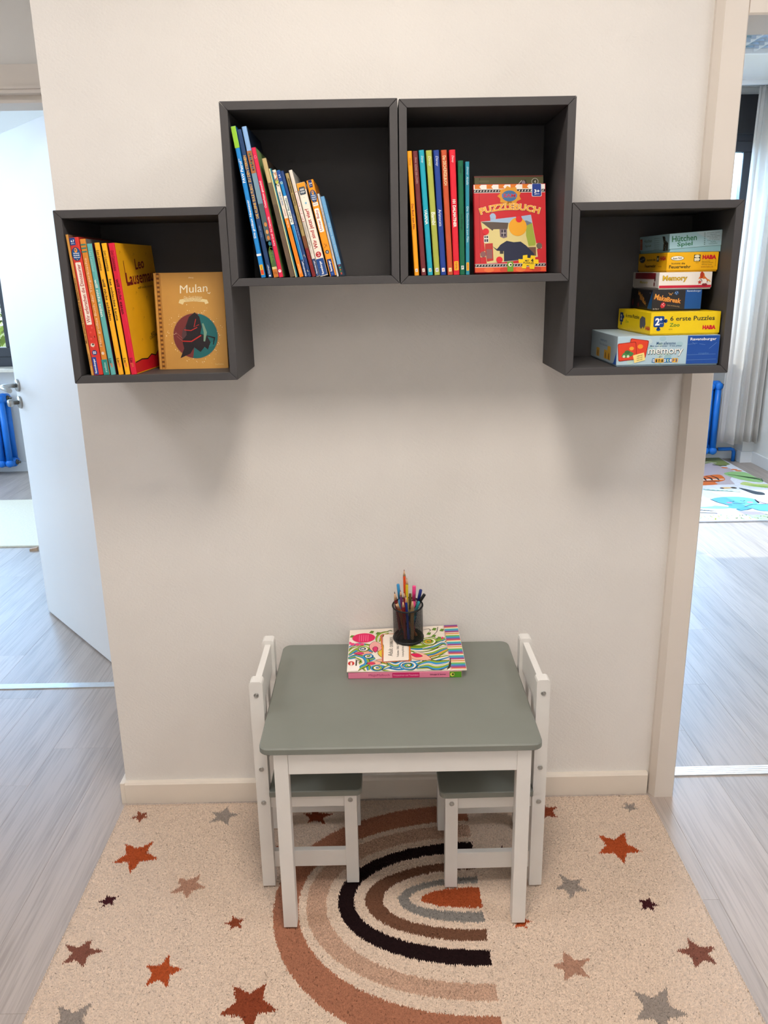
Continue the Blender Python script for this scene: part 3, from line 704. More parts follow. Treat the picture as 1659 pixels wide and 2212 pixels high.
def make_chair(label, loc, rot, wobble):
    """chair whose seat points to local +x; posts at x 0..0.030, y 0..0.243"""
    t = thing('children_chair', label, 'chair', loc, (0, 0, rot), 'children chairs at the small table')
    z0 = 0
    for y in (0, .213):
        b = MB(); f = b.prism([(.0, 0), (.030, 0), (.030, .5445), (.028, .5490), (.024, .5515), (.006, .5515), (.002, .5490), (0, .5445)], 'y', y, y + .030)
        b.build('back_post', WHITEWOOD, t)
        b = MB(); b.box(.204, .234, y + .005, y + .030 + (.0 if y else .005), 0, .2560, bev=.0016); b.build('front_leg', WHITEWOOD, t)
    b = MB(); b.box(.0075, .0225, .030, .213, .468, .5415, bev=.0015); b.build('top_rail', WHITEWOOD, t)
    b = MB(); b.box(.0075, .0225, .030, .213, .305, .345, bev=.0015); b.build('lower_rail', WHITEWOOD, t)
    for y in (.068, .138):
        b = MB(); b.box(.010, .020, y, y + .037, .345, .468, bev=.001); b.build('slat', WHITEWOOD, t)
    b = MB(); rounded_plate(b, .0305, .247, -.010, .253, .2565, .2715, .016, ('se', 'ne'), ch=.002); b.build('seat', SAGE, t)
    for y in (.011, .217):
        b = MB(); b.box(.0302, .204, y, y + .015, .215, .2560, bev=.001); b.build('apron', WHITEWOOD, t)
        b = MB(); b.box(.0302, .204, y + .001, y + .016, .045, .090, bev=.001); b.build('stretcher', WHITEWOOD, t)
    b = MB(); b.box(.212, .226, .040, .213, .215, .2560, bev=.001); b.build('apron', WHITEWOOD, t)
    for y, n in ((-.0001, -1), (.2431, 1)):
        for z in (.519, .327, .236):
            b = MB(); add_screw(b, (.015, y, z), (0, n, 0)); b.build('screw', STEEL, t)
        b = MB(); add_screw(b, (.219, .0049 if n < 0 else .2431, .236), (0, n, 0)); b.build('screw', STEEL, t)
    return t
make_chair('small white chair with grey-green seat, at the table side nearer the open white door', (-.3300, -.3640, FEET), 0, 0)
# the other chair faces it (mirror by half turn, its y runs the other way but the chair is symmetric)
c2 = make_chair('small white chair with grey-green seat, at the table side nearer the jungle picture rug', (.3425, -.1360, FEET), math.pi + .012, 0)

# ================================================================== WALL CUBES
S, T, DEP = .35, .016, .25
def cube_shelf(label, x, z, roll):
    t = thing('wall_cube_shelf', label, 'shelf', (x, -.0003, z), (0, -roll, 0), 'dark grey wall cubes')
    g = .0004
    for nm, pts in (('bottom_panel', [(g, 0), (S - g, 0), (S - T - g, T), (T + g, T)]), ('top_panel', [(T + g, S - T), (S - T - g, S - T), (S - g, S), (g, S)]),
                    ('side_panel', [(0, g), (T, T + g), (T, S - T - g), (0, S - g)]), ('side_panel', [(S - T, T + g), (S, g), (S, S - g), (S - T, S - T - g)])):
        b = MB(); b.prism(pts, 'y', -DEP, 0); o = b.build(nm, ANTH, t)
        bv = o.modifiers.new('b', 'BEVEL'); bv.width = .0007; bv.segments = 1; bv.limit_method = 'ANGLE'; bv.angle_limit = math.radians(40)
    b = MB(); b.box(T + .0002, S - T - .0002, -.012, -.006, T + .0002, S - T - .0002); b.build('back_panel', ANTH, t)
    return t
A_ = (-.3283, 1.4170); B_ = (.0237, 1.4160); C_ = (-.6778, 1.2220); D_ = (.3755, 1.2200)
cube_shelf('dark grey wall cube holding the fan of leaning thin picture books', *A_, .002)
cube_shelf('dark grey wall cube holding the red puzzle book and coloured film book spines', *B_, .001)
cube_shelf('dark grey wall cube holding the golden horse picture book', *C_, .006)
cube_shelf('dark grey wall cube holding the stack of game boxes', *D_, .001)
fA = A_[1] + T + .0004; fB = B_[1] + T + .0004; fC = C_[1] + T + .0004; fD = D_[1] + T + .0003

# ================================================================== BOOKS
def board_mat(h, rough=.38): return mat('board_' + h, h, rough, var=.03, vscale=30)
def book(label, x, y, z, lean, w, h, d, spine, cover, group, art=None, cover_art=None, rounded=False, yaw=0.0, tilt=0.0, back=None, name='picture_book', pages=PAPER):
    """local axes: x thickness, y depth (spine at y=0 facing the viewer), z height"""
    t = thing(name, label, 'book', (x, y, z), (0, -math.radians(lean), yaw), group)
    bt = min(.0016, w * .2); b = MB()
    r_ = min(w * .28, .003)
    prof = [(0, d), (0, r_), (r_ * .3, r_ * .3), (r_, 0), (w - r_, 0), (w - r_ * .3, r_ * .3), (w, r_), (w, d), (w - bt, d), (w - bt, .0035), (bt, .0035), (bt, d)]
    fs = b.prism(prof, 'z', 0, h)
    for i, f in enumerate(fs):
        c = f.calc_center_median(); f.normal_update()
        f.material_index = 0 if (i in (1, 2, 3, 4, 5)) else 1
    b.build('cover', [board_mat(spine), board_mat(cover)], t)
    b = MB(); b.box(bt + .0001, w - bt - .0001, .0038, d - .003, .0025, h - .0025); b.build('pages', pages, t)
    if art:
        k = Ink((0, 0, 0), (1, 0, 0), (0, 0, 1)); art(k, w, h); k.build('spine_print', t)
    if cover_art:
        k = Ink((w, 0, 0), (0, 1, 0), (0, 0, 1)); cover_art(k, d, h); k.build('cover_print', t)
    return t
UP, DN = 90, -90
def tx(k, s, w, h, f0, f1, col, rot=UP, wf=.55, cu=.5, bold=.012, shear=0, lay=3):
    k.text(s, w * cu, h * (f0 + f1) / 2, h * (f1 - f0), w * wf, rot, col, lay, bold, shear)
def seg(k, w, h, f0, f1, col, lay=0, a=0.0, c=1.0): k.rect(w * a, h * f0, w * c, h * f1, col, lay)

YS = -.2455
GA = 'picture books leaning in the upper cube'; GB = 'coloured film books upright in the upper cube'; GC = 'picture books in the low cube with the golden book'
def a1(k, w, h):
    seg(k, w, h, .862, .999, '93c83a'); tx(k, 'PAW Patrol', w, h, .637, .775, 'ffffff', wf=.6); k.text('TM', w * .35, h * .785, .0045, .0022, UP, 'ffffff', 3)
    tx(k, 'Die größten Abenteuer', w, h, .27, .525, 'ffffff', wf=.62); seg(k, w, h, .148, .163, 'dfe6ee', 1)
    seg(k, w, h, .018, .088, 'f2c030', 1, .15, .85); seg(k, w, h, .022, .052, 'd8402a', 2, .2, .8); tx(k, 'nelson', w, h, .055, .085, '8a4a10', lay=4, wf=.3)
def a2(k, w, h):
    tx(k, 'DIE KLEINE EULE FLIEGT ZU DEN STERNEN', w, h, .41, .83, 'e8b45a', wf=.6, bold=.02); tx(k, 'Weber · Jacobs', w, h, .28, .36, '7f98b8', wf=.4); tx(k, 'Oetinger', w, h, .025, .09, 'dfe6f0', wf=.42); k.disc(w * .5, h * .012, w * .22, w * .22, 'dfe6f0', 2, 12)
def a3(k, w, h):
    seg(k, w, h, .0, .70, '7795a8'); seg(k, w, h, .0, .50, '4f5f62', 1); seg(k, w, h, .0, .25, '2f4f50', 1); seg(k, w, h, .0, .18, '4e6a3c', 2)
    seg(k, w, h, .70, .845, 'a86a3c', 2); [k.disc(w * (.5 + .05 * (-1) ** i), h * (.722 + .0145 * i), w * .24, h * .0058, ('24303e', '2f6a78', '2a3a4a', '2f6f5a')[i % 4], 4, 8) for i in range(8)]
    for v, c in ((.36, 'd08a4a'), (.31, 'd89a5a'), (.27, 'c87a3a'), (.23, '2f7a8a')): k.disc(w * .62, h * v, w * .3, h * .015, c, 3, 10)
    for i in range(5): k.stroke([(w * .1, h * (.1 + .02 * i)), (w * .5, h * (.13 + .02 * i)), (w * .9, h * (.12 + .02 * i))], .0016, '6f9a3c', 4, True)
    seg(k, w, h, .055, .072, 'd8c48a', 3); seg(k, w, h, .0, .055, 'c8752e', 3); k.text('XXL', w * .5, h * .03, w * .7, .005, 0, '33221a', 4)
def a4(k, w, h):
    tx(k, 'Osterhase gesucht!', w, h, .545, .75, 'ffe0e4', wf=.6); tx(k, 'Karen Groß · Eva Czerwenka', w, h, .25, .475, 'ffd8de', wf=.45)
    k.disc(w * .5, h * .05, w * .36, w * .36, 'fff0f0', 2, 14); k.stroke([(w * .3, h * .05), (w * .5, h * .058), (w * .7, h * .05)], .0009, 'd8204a', 4); k.disc(w * .5, h * .93, w * .3, h * .012, 'f07a96', 2, 12); k.disc(w * .5, h * .93, w * .18, h * .007, 'd8204a', 3, 12)
def a4c(k, d, h):
    r = np.random.default_rng(1)
    for i in range(7): k.disc(d * r.uniform(.05, .3), h * r.uniform(.05, .9), d * .06, h * .02, ('5a7a48', '9aba80', '3a4a30')[i % 3], 1, 10)
    k.disc(d * .12, h * .35, d * .05, h * .06, '4a3426', 2, 10); k.disc(d * .2, h * .3, d * .07, h * .04, '2a201c', 2, 10)
def a5(k, w, h): seg(k, w, h, 0, .80, '6f6048'); seg(k, w, h, 0, .62, '5f5140', 1); seg(k, w, h, 0, .45, '665444', 2)  # browns paint shade over the lower part of the tan spine
def a6(k, w, h): seg(k, w, h, .0, 1, 'e8dca0', 0, .0, .42); seg(k, w, h, .1, .6, '2f6f7a', 1, .5, .9)
def a7(k, w, h):
    r = np.random.default_rng(6)
    for i in range(26): k.disc(w * r.uniform(.15, .85), h * r.uniform(.84, .985), w * .15, h * .008, ('d8c8a0', '4a7ab0', 'c86a3a', '3a4a5a', 'b8c84a')[i % 5], 1 + i % 3, 8)
    k.disc(w * .5, h * .885, w * .33, h * .013, 'c8c84a', 5, 12)
    seg(k, w, h, .555, .83, 'e6dccb'); tx(k, 'WAS IST WAS', w, h, .675, .80, '2a6aa8', wf=.5); tx(k, 'Junior', w, h, .575, .645, 'c0707a', wf=.5)
    seg(k, w, h, 0, .555, 'f08418'); tx(k, 'Im Zoo', w, h, .47, .535, 'fff0d8', wf=.34); tx(k, 'TESSLOFF', w, h, .03, .125, 'f8d8a0', wf=.4)
def a8(k, w, h):
    seg(k, w, h, .90, .995, '1e4a9a'); k.text('2-4', w * .5, h * .945, h * .03, w * .5, UP, 'ffffff', 3, .02); k.disc(w * .5, h * .885, w * .38, w * .4, 'e0ead8', 2, 14); k.disc(w * .5, h * .885, w * .25, w * .26, '3a8ab0', 3, 12)
    seg(k, w, h, .50, .765, 'f0ece2'); tx(k, 'Auf der Baustelle', w, h, .515, .745, '2a6a78', wf=.62); k.stroke([(w * .92, h * .14), (w * .92, h * .49)], .0004, 'cfe4f4', 2)
    seg(k, w, h, 0, .165, '1f4078'); tx(k, 'Ravensburger', w, h, .008, .15, 'ffffff', lay=4, wf=.6)
def a9(k, w, h):
    tx(k, 'Das große Buch vom Mögen', w, h, .36, .60, '9aa8c4', wf=.45, bold=0); k.disc(w * .5, h * .06, w * .33, w * .33, 'e8dcb8', 2, 14); k.disc(w * .62, h * .062, w * .28, w * .28, '20365e', 3, 14)
    k.stroke([(w * .2, h * .2), (w * .5, h * .215), (w * .8, h * .185)], .0014, 'd8c8a0', 2, True); k.stroke([(w * .3, h * .02), (w * .5, h * .03)], .001, '7ab0a0', 2)
def a10(k, w, h):
    seg(k, w, h, 0, .40, '7a4a2e'); seg(k, w, h, 0, .28, '7a1c20', 1); tx(k, 'Das kleine', w, h, .695, .80, '3a3020', wf=.5); tx(k, 'Waldmonster', w, h, .815, .955, '3a2a18', wf=.55, bold=.02); tx(k, 'Susa · Schubert', w, h, .46, .63, '5a4c34', wf=.35, bold=0); tx(k, 'annette betz', w, h, .115, .26, 'b0484a', wf=.45, lay=4)
def a11(k, w, h):
    r = np.random.default_rng(8)
    for i in range(9): k.stroke([(w * r.uniform(.1, .9), h * r.uniform(.2, .95)), (w * r.uniform(.1, .9), h * r.uniform(.2, .95))][:1] + [(w * .5, h * (.22 + .08 * i)), (w * .8, h * (.25 + .08 * i))], .0006, 'bdb4ac', 1, True)
    k.rrect(w * .12, h * .525, w * .88, h * .80, .001, 'c84a4a', 2); k.rrect(w * .17, h * .529, w * .83, h * .796, .001, 'fbf4ea', 3); tx(k, 'Mein großes Bilderlexikon', w, h, .54, .785, 'c02a30', wf=.42, lay=4)
    k.stroke([(w * .3, h * .28), (w * .7, h * .30), (w * .35, h * .32), (w * .65, h * .345)], .0007, '6a6460', 3); seg(k, w, h, .005, .17, '1f3a6c', 2, .06, .94); tx(k, 'Ravensburger', w, h, .03, .155, 'ffffff', wf=.5, lay=4); k.disc(w * .5, h * .018, w * .2, w * .2, '5a7ab0', 4, 10)
def a12(k, w, h):
    seg(k, w, h, .925, .998, 'f09a28'); k.rrect(w * .14, h * .875, w * .86, h * .955, .002, '2a3440', 2); k.rrect(w * .22, h * .882, w * .78, h * .948, .0015, '4a5a68', 3); k.text('mini', w * .5, h * .93, w * .5, .004, 0, 'ffffff', 4, .01); k.text('steps', w * .5, h * .90, w * .52, .004, 0, 'ffffff', 4, .01)
    k.star(w * .55, h * .785, w * .18, '7ab8d8', 3); k.disc(w * .5, h * .845, w * .04, w * .04, 'a8a090', 3, 8)
    tx(k, 'Wir sind jetzt vier!', w, h, .30, .725, 'b3242c', wf=.62, bold=.015)
    k.disc(w * .5, h * .235, w * .34, w * .34, 'b8262c', 2, 20); k.text('2-3', w * .5, h * .235, w * .42, w * .26, UP, 'fbf0e4', 4, .02)
    k.rrect(w * .03, h * .008, w * .97, h * .19, .002, '1f4a8c', 2); tx(k, 'Ravensburger', w, h, .02, .165, 'ffffff', wf=.36, lay=4, bold=.02)
def wieso(k, w, h, v, r_):
    k.disc(w * .5, h * v, w * .46, r_, '17305c', 2, 22); k.disc(w * .5, h * v, w * .42, r_ * .92, '14508a', 3, 22); k.disc(w * .5, h * v + r_ * .55, w * .16, r_ * .34, 'f09a2c', 4, 14); k.disc(w * .47, h * v + r_ * .62, w * .07, r_ * .14, '14508a', 5, 10)
    for i, s_ in enumerate(('Wieso', 'Weshalb', 'Warum')): k.text(s_, w * .5, h * v - r_ * (-.12 + .3 * i), w * .62, r_ * .2, 0, 'ffffff', 6, .015)
    k.disc(w * .5, h * v - r_ * .82, w * .05, r_ * .08, 'f09a2c', 5, 8)
def a13(k, w, h):
    k.rrect(w * .25, h * .925, w * .75, h * .998, .001, '17306c', 2); k.text('2-4', w * .5, h * .965, w * .36, .004, 0, 'ffffff', 4, .02); k.text('Jahre', w * .5, h * .942, w * .34, .0018, 0, 'ffffff', 4)
    wieso(k, w, h, .835, .0125); k.rrect(w * .12, h * .735, w * .88, h * .772, .001, 'f6ead8', 2); k.text('junior', w * .5, h * .753, w * .62, .0036, 0, '8a7ab0', 4, .01)
    k.rrect(w * .14, h * .465, w * .80, h * .71, .002, 'fbf4ea', 2); tx(k, 'Unser Baby', w, h, .48, .695, 'a32a34', wf=.46, lay=4, bold=.012, cu=.47)
    k.stroke([(w * .25, h * .30), (w * .7, h * .335), (w * .3, h * .345), (w * .7, h * .31)], .0008, '7a4a10', 3); k.disc(w * .5, h * .255, w * .27, w * .27, '20384a', 2, 18); k.text('12', w * .5, h * .255, w * .26, w * .26, UP, 'ffffff', 4, .02)
    seg(k, w, h, .0, .18, '16357c', 2, .16, .8); tx(k, 'Ravensburger', w, h, .05, .165, 'ffffff', wf=.4, lay=4, cu=.48, bold=.02); k.disc(w * .48, h * .025, w * .16, w * .16, '2a60b0', 4, 12)
def a14(k, w, h): tx(k, 'Gute Nacht auf der Erde', w, h, .55, .83, '6a6a6c', wf=.4, bold=0); tx(k, 'Ravensburger', w, h, .26, .40, '7a7a7c', wf=.35, bold=0)
def a15(k, w, h):
    seg(k, w, h, 0, .15, '1c2c3c'); tx(k, 'Diana Amft', w, h, .70, .89, '7fc0ea', DN, .45, bold=0); tx(k, 'Die kleine Spinne Widerlich', w, h, .25, .67, 'bfe0f2', DN, .5, bold=0)
    for i, (s_, c) in enumerate(zip('LBAUM', ('d84a7a', '3ac0b0', 'e8802a', '4ab060', 'e85a4a'))): k.text(s_, w * .5, h * (.13 - .024 * i), .0035, .0035, DN, c, 3, .01)
AB = [  # x, lean, w, h, spine, cover, art, label, depth
    (-.2662, 8.5, .0094, .2918, '1f86d2', '1c6fb2', a1, 'tall blue book with a green spine top leaning on the cube side', .205, None),
    (-.2515, 9.4, .0092, .2863, '22406c', '0e1420', a2, 'tall navy book with golden capital lettering on its spine', .205, None),
    (-.2393, 9.65, .0097, .2917, '8ab2e2', '13263f', a3, 'tall book with a light blue spine top and an orange base behind the pink one', .21, None),
    (-.2290, 9.7, .0088, .2526, 'e0244e', '8aac6c', a4, 'bright pink spined book with a green cover', .2, a4c),
    (-.2052, 11.5, .0090, .2334, 'c4ad7c', '3a2c22', a5, 'tan and dark brown book with painted spine shade next to the pink spine', .2, None),
    (-.1947, 11.7, .0045, .2145, '2f7f92', '1c4c50', a6, 'very thin teal book with a cream spine edge', .18, None),
    (-.1857, 12.7, .0076, .2121, 'e8dfd0', '8a8f92', a7, 'white and orange spined book with a patterned spine top', .18, None),
    (-.1755, 13.0, .0065, .2117, '1a86cc', '2a6090', a8, 'bright blue spined book with a white title field', .18, None),
    (-.1684, 13.1, .0066, .2102, '28447c', '1c2c54', a9, 'slim navy book with a crescent at the spine foot', .18, None),
    (-.1593, 13.2, .0070, .2058, 'a8905c', '4c2c20', a10, 'tan book with a wine red spine foot', .18, None),
    (-.1514, 13.0, .0071, .2115, 'e2d8cc', 'a8a8a4', a11, 'white marbled book with a red framed title label', .18, None),
    (-.1438, 12.7, .0168, .1858, 'f2e8d8', 'd8d0c0', a12, 'thick cream board book with a large red title and orange top', .165, None),
    (-.1233, 12.5, .0142, .1908, 'f59a1e', 'c87818', a13, 'thick orange board book with a round navy badge', .165, None),
    (-.1086, 12.2, .0043, .1650, 'c6c4c4', '8a8a8c', a14, 'thin grey booklet between the orange book and the sky blue one', .15, None),
    (-.1022, 12.9, .0086, .1593, '6ba4d2', '2c4c6c', a15, 'sky blue low book at the free end of the leaning row', .15, None)]
for x, ln, w_, h_, s_, c_, art, lab, dp, ca in AB:
    book(lab, x, YS, fA + .0002, ln, w_, h_, dp, s_, c_, GA, art, ca)

def logo_n(k, w, h, c='f4ece0', ic='6a2a2a', v=.043):
    a = w * .26; k.rect(w * .5 - a, h * v - a * 1.25, w * .5 + a, h * v + a * 1.25, c, 2); k.text('N', w * .5, h * v, a * 1.1, a * 1.1, UP, ic, 4, .02)
def disney(k, w, h, v0=.885, v1=.945, c='fbf4ea', wf=.5): tx(k, 'Disney', w, h, v0, v1, c, DN, wf, shear=.3, bold=0)
def panini(k, w, h):
    k.rrect(w * .16, h * .037, w * .84, h * .112, .001, 'f6c22a', 2); tx(k, 'PANINI', w, h, .045, .104, 'c03020', UP, .4, lay=4)
def b1(k, w, h): disney(k, w, h, c='b0651a'); tx(k, 'Das Buch zum Film', w, h, .38, .585, '8a2f18', DN, .42); logo_n(k, w, h, ic='4a2a2a')
def b2(k, w, h): disney(k, w, h, .905, .95, 'c8a0a0', .4); tx(k, 'KÖNIG DER LÖWEN', w, h, .745, .895, 'b08a84', DN, .5); logo_n(k, w, h, ic='a03030')
def b3(k, w, h): disney(k, w, h, .90, .955, 'd8f0f4'); tx(k, 'VAIANA', w, h, .415, .535, 'fbf8f0', DN, .6); logo_n(k, w, h, 'd8e0c0', '3a6a6a')
def b4(k, w, h): disney(k, w, h, .875, .955, 'e8ecd0', .55); tx(k, 'Bambi', w, h, .41, .515, 'fbf8ea', DN, .65, shear=.1); logo_n(k, w, h, 'e0e4e8', '3a3a6a')
def b5(k, w, h): disney(k, w, h, .875, .955, 'd8e0f4', .55); tx(k, 'Aristocats', w, h, .40, .535, 'e8ecf8', DN, .5, bold=0); logo_n(k, w, h, 'f4f0f0', 'c02030')
def b6(k, w, h): tx(k, 'Das DSCHUNGELBUCH', w, h, .725, .955, 'f8e0b0', DN, .55); k.text('Disney', w * .78, h * .83, h * .05, w * .2, DN, 'f0d0a0', 3); logo_n(k, w, h, 'f4e0a0', 'c88a2a')
def b7(k, w, h): disney(k, w, h, .90, .955, 'ffd8d8', .45); tx(k, '101 DALMATINER', w, h, .39, .612, 'fff4ec', DN, .5, bold=.03); panini(k, w, h)
def b8(k, w, h): disney(k, w, h, .89, .95, '0c3a26'); tx(k, 'Die Eiskönigin', w, h, .40, .54, '0a3a2a', DN, .4); k.rect(w * .28, h * .048, w * .76, h * .082, 'f0f0e8', 2); k.text('P', w * .52, h * .065, w * .3, h * .022, 0, '1a2a22', 4, .02)
def b9(k, w, h): disney(k, w, h, .885, .955, 'cfe4ec', .55); tx(k, 'Arielle', w, h, .80, .872, 'cfe4ec', DN, .55, shear=.3, bold=0); tx(k, 'Die Geschichte zum Film', w, h, .295, .61, 'bfe0ea', DN, .5); panini(k, w, h)
BB = [(.0530, 3.3, .0096, .2397, 'f6a21a', 'b0701a', b1, 'orange spined film book at the cube side'), (.0673, 4.1, .0102, .2396, '6e2a2e', '4a1c20', b2, 'dark maroon spined film book'),
      (.0808, 4.3, .0107, .2412, '1aa0b8', '126a7a', b3, 'turquoise spined film book'), (.0946, 4.2, .0118, .2404, 'a8b04c', '6c742c', b4, 'olive green spined film book'),
      (.1077, 3.8, .0116, .2404, '1f3f90', '16285c', b5, 'royal blue spined film book'), (.1220, 3.5, .0114, .2405, 'c2522e', '7a3018', b6, 'terracotta spined film book with cream lettering'),
      (.1344, 2.6, .0126, .2405, 'dc1f34', '9a1422', b7, 'bright red spined film book with white lettering'), (.1475, 1.7, .0110, .2202, '116444', '0c3c2a', b8, 'dark green lower film book with a small white square'),
      (.1598, .9, .0080, .2180, '2a8aa0', '14506a', b9, 'petrol blue thin film book beside the red puzzle book')]
for x, ln, w_, h_, s_, c_, art, lab in BB: book(lab, x, YS, fB + .0002, ln, w_, h_, .19, s_, c_, GB, art)

def c1(k, w, h): tx(k, 'Mein erstes Deutschland Bilderlexikon', w, h, .235, .70, '5a2020', UP, .6, bold=.01); tx(k, 'arsedition', w, h, .07, .16, '6a3030', UP, .4)
def c2_(k, w, h):
    k.rrect(w * .06, h * .945, w * .62, h * .998, .0015, '1c3f80', 2); k.text('4-7', w * .34, h * .974, w * .36, .005, 0, 'ffffff', 4, .02); k.text('Jahre', w * .34, h * .957, w * .34, .0025, 0, 'ffffff', 4)
    wieso(k, w, h, .883, .0135); k.rrect(w * .22, h * .375, w * .78, h * .825, .002, 'f8e6d8', 2); tx(k, 'Wir erforschen die Dinosaurier', w, h, .39, .812, 'b0322c', UP, .38, lay=4)
    k.disc(w * .45, h * .225, w * .22, h * .014, 'e8d8c8', 2, 12); k.disc(w * .5, h * .23, w * .12, h * .007, '5a4a44', 3, 8); k.disc(w * .5, h * .168, w * .27, w * .27, '1f3f7c', 2, 18); k.text('55', w * .5, h * .168, w * .32, w * .26, 0, 'ffffff', 4, .02)
    seg(k, w, h, .004, .135, '17459a', 2, .1, .55); tx(k, 'Ravensburger', w, h, .014, .125, 'ffffff', UP, .26, lay=4, cu=.325, bold=.02)
    r = np.random.default_rng(3)
    for i in range(14): k.disc(w * r.uniform(.1, .9), h * r.uniform(.18, .36), w * .1, h * .008, ('d23a30', 'e8584a')[i % 2], 0, 8)
def c3_(k, w, h):
    for v in (.905, .93, .955): seg(k, w, h, v, v + .010, '3a7a6a', 2, .05, .95)
    tx(k, 'Mein großes Buch der Tiergeräusche', w, h, .215, .865, 'f0c8a4', UP, .5); k.disc(w * .5, h * .165, w * .25, h * .012, 'e8d0c0', 2, 10); seg(k, w, h, 0, .118, '2c8a84', 1); tx(k, 'arsedition', w, h, .02, .095, 'bfe0d8', UP, .4, lay=3)
def leo(word, col='1c1c1c', lc=None, sub=None):
    def f(k, w, h):
        tx(k, 'Leo Lausemaus', w, h, .795, .945, lc or col, DN, .55, bold=0, shear=.2); tx(k, word, w, h, .735 - .0165 * len(word), .735, sub or col, DN, .5)
        tx(k, 'Lin', w, h, .095, .13, col, DN, .5); tx(k, 'gen', w, h, .06, .092, 'e8704a' if col != 'ffffff' else 'f4f0ea', DN, .5)
    return f
def leocover(k, d, h):
    k.poly([(.002, .002), (d - .002, .002), (d - .002, h * .15), (d * .86, h * .148), (d * .80, h * .115), (d * .7, h * .135), (d * .6, h * .10), (d * .48, h * .118), (d * .36, h * .09), (d * .2, h * .10), (.002, h * .085)], 'd81c28', 1)
    k.stroke([(d * .02, h * .09), (d * .2, h * .103), (d * .36, h * .093), (d * .48, h * .121), (d * .6, h * .103), (d * .7, h * .138), (d * .80, h * .118), (d * .86, h * .151), (d * .99, h * .155)], .0024, '1c1614', 2)
    k.text('Leo', d * .56, h * .85, d * .26, h * .085, 4, '7a1420', 2, .018, .1); k.text('Lausemaus', d * .56, h * .745, d * .84, h * .10, 3, '7a1420', 2, .018, .1)
    k.stroke([(d * .14, h * .70), (d * .15, h * .87)], .003, '7a1420', 2); k.stroke([(d * .16, h * .70), (d * .3, h * .70)], .004, '7a1420', 2); k.text('will nicht essen', d * .62, h * .665, d * .42, .005, 2, '6a3a1c', 2)
    k.text('ROY', d * .62, h * .285, d * .12, .006, 8, '1c1c1c', 2, .01); k.text('CASOVA', d * .62, h * .26, d * .22, .007, 8, '1c1c1c', 2, .01)
    r = np.random.default_rng(9)
    for u, v in ((.1, .93), (.8, .93), (.45, .92), (.35, .62), (.62, .58), (.45, .42), (.75, .36), (.7, .2), (.3, .25), (.9, .55), (.2, .5)):
        k.stroke([(d * u - .004, h * v - .003), (d * u, h * v + .003), (d * u + .004, h * v)], .0011, 'a86a10', 1)
CB = [(-.6424, 3.9, .0054, .2872, 'd69a4a', '7a5a4a', c1, 'tall ochre book mostly hidden behind the red dinosaur spine', .215, None), (-.6366, 3.95, .0202, .2811, 'd8392e', 'b02a24', c2_, 'thick red rounded spine with a white title field and navy badges', .21, None),
      (-.6151, 4.0, .0121, .2779, 'dd8a32', '7a7a7a', c3_, 'orange spined book with green bars and a teal foot', .21, None), (-.6009, 4.3, .0108, .2686, '63b2b0', '5a1c34', leo('will nicht teilen', '1c3a3c', 'a8dcd8', 'f4f4ea'), 'turquoise thin spined book beside the yellow pair', .2, None),
      (-.5840, 4.5, .0106, .2704, 'fbb324', '1a1a2c', leo('will nicht schlafen'), 'yellow thin spined book beside the turquoise one', .2, None), (-.5698, 4.5, .0107, .2691, 'fdb81c', '8a1422', leo('hat schlechte Laune'), 'yellow thin spined book beside the crimson spine', .2, None),
      (-.5573, 4.3, .0132, .2690, 'dc1c3c', 'f2b01a', leo('will nicht essen', '5a0c18', None, '2a0a0e'), 'crimson spined book with a big yellow and red front cover', .222, leocover)]
for x, ln, w_, h_, s_, c_, art, lab, dp, ca in CB: book(lab, x, YS, fC + .0003, ln, w_, h_, dp, s_, c_, GC, art, ca, yaw=-.08 if ca else 0.0)

# ---- books shown from the front (local: x width, z height, y thickness away from the viewer; tilted back)
def face_book(label, x, y, z, yaw, tilt, w_, h_, th, cover, side, art, spine_art=None, group=None):
    t = thing('picture_book', label, 'book', (x, y, z), (-math.radians(tilt), 0, math.radians(yaw)), group)
    b = MB(); r_ = .0025; bt = .0022
    prof = [(r_ * .3, r_ * .3), (r_, 0), (w_, 0), (w_, bt), (.004, bt), (.004, th - bt), (w_, th - bt), (w_, th), (r_, th), (0, th - r_), (0, r_)]
    fs = b.prism(prof, 'z', 0, h_)
    for i, f in enumerate(fs): f.material_index = 1 if i in (8, 9, 10, 0) else 0
    b.build('cover', [board_mat(cover), board_mat(side)], t)
    b = MB(); b.box(.0042, w_ - .003, bt + .0001, th - bt - .0001, .003, h_ - .003); b.build('pages', PAPER, t)
    k = Ink((0, 0, 0), (1, 0, 0), (0, 0, 1)); art(k, w_, h_); k.build('cover_print', t)
    return t
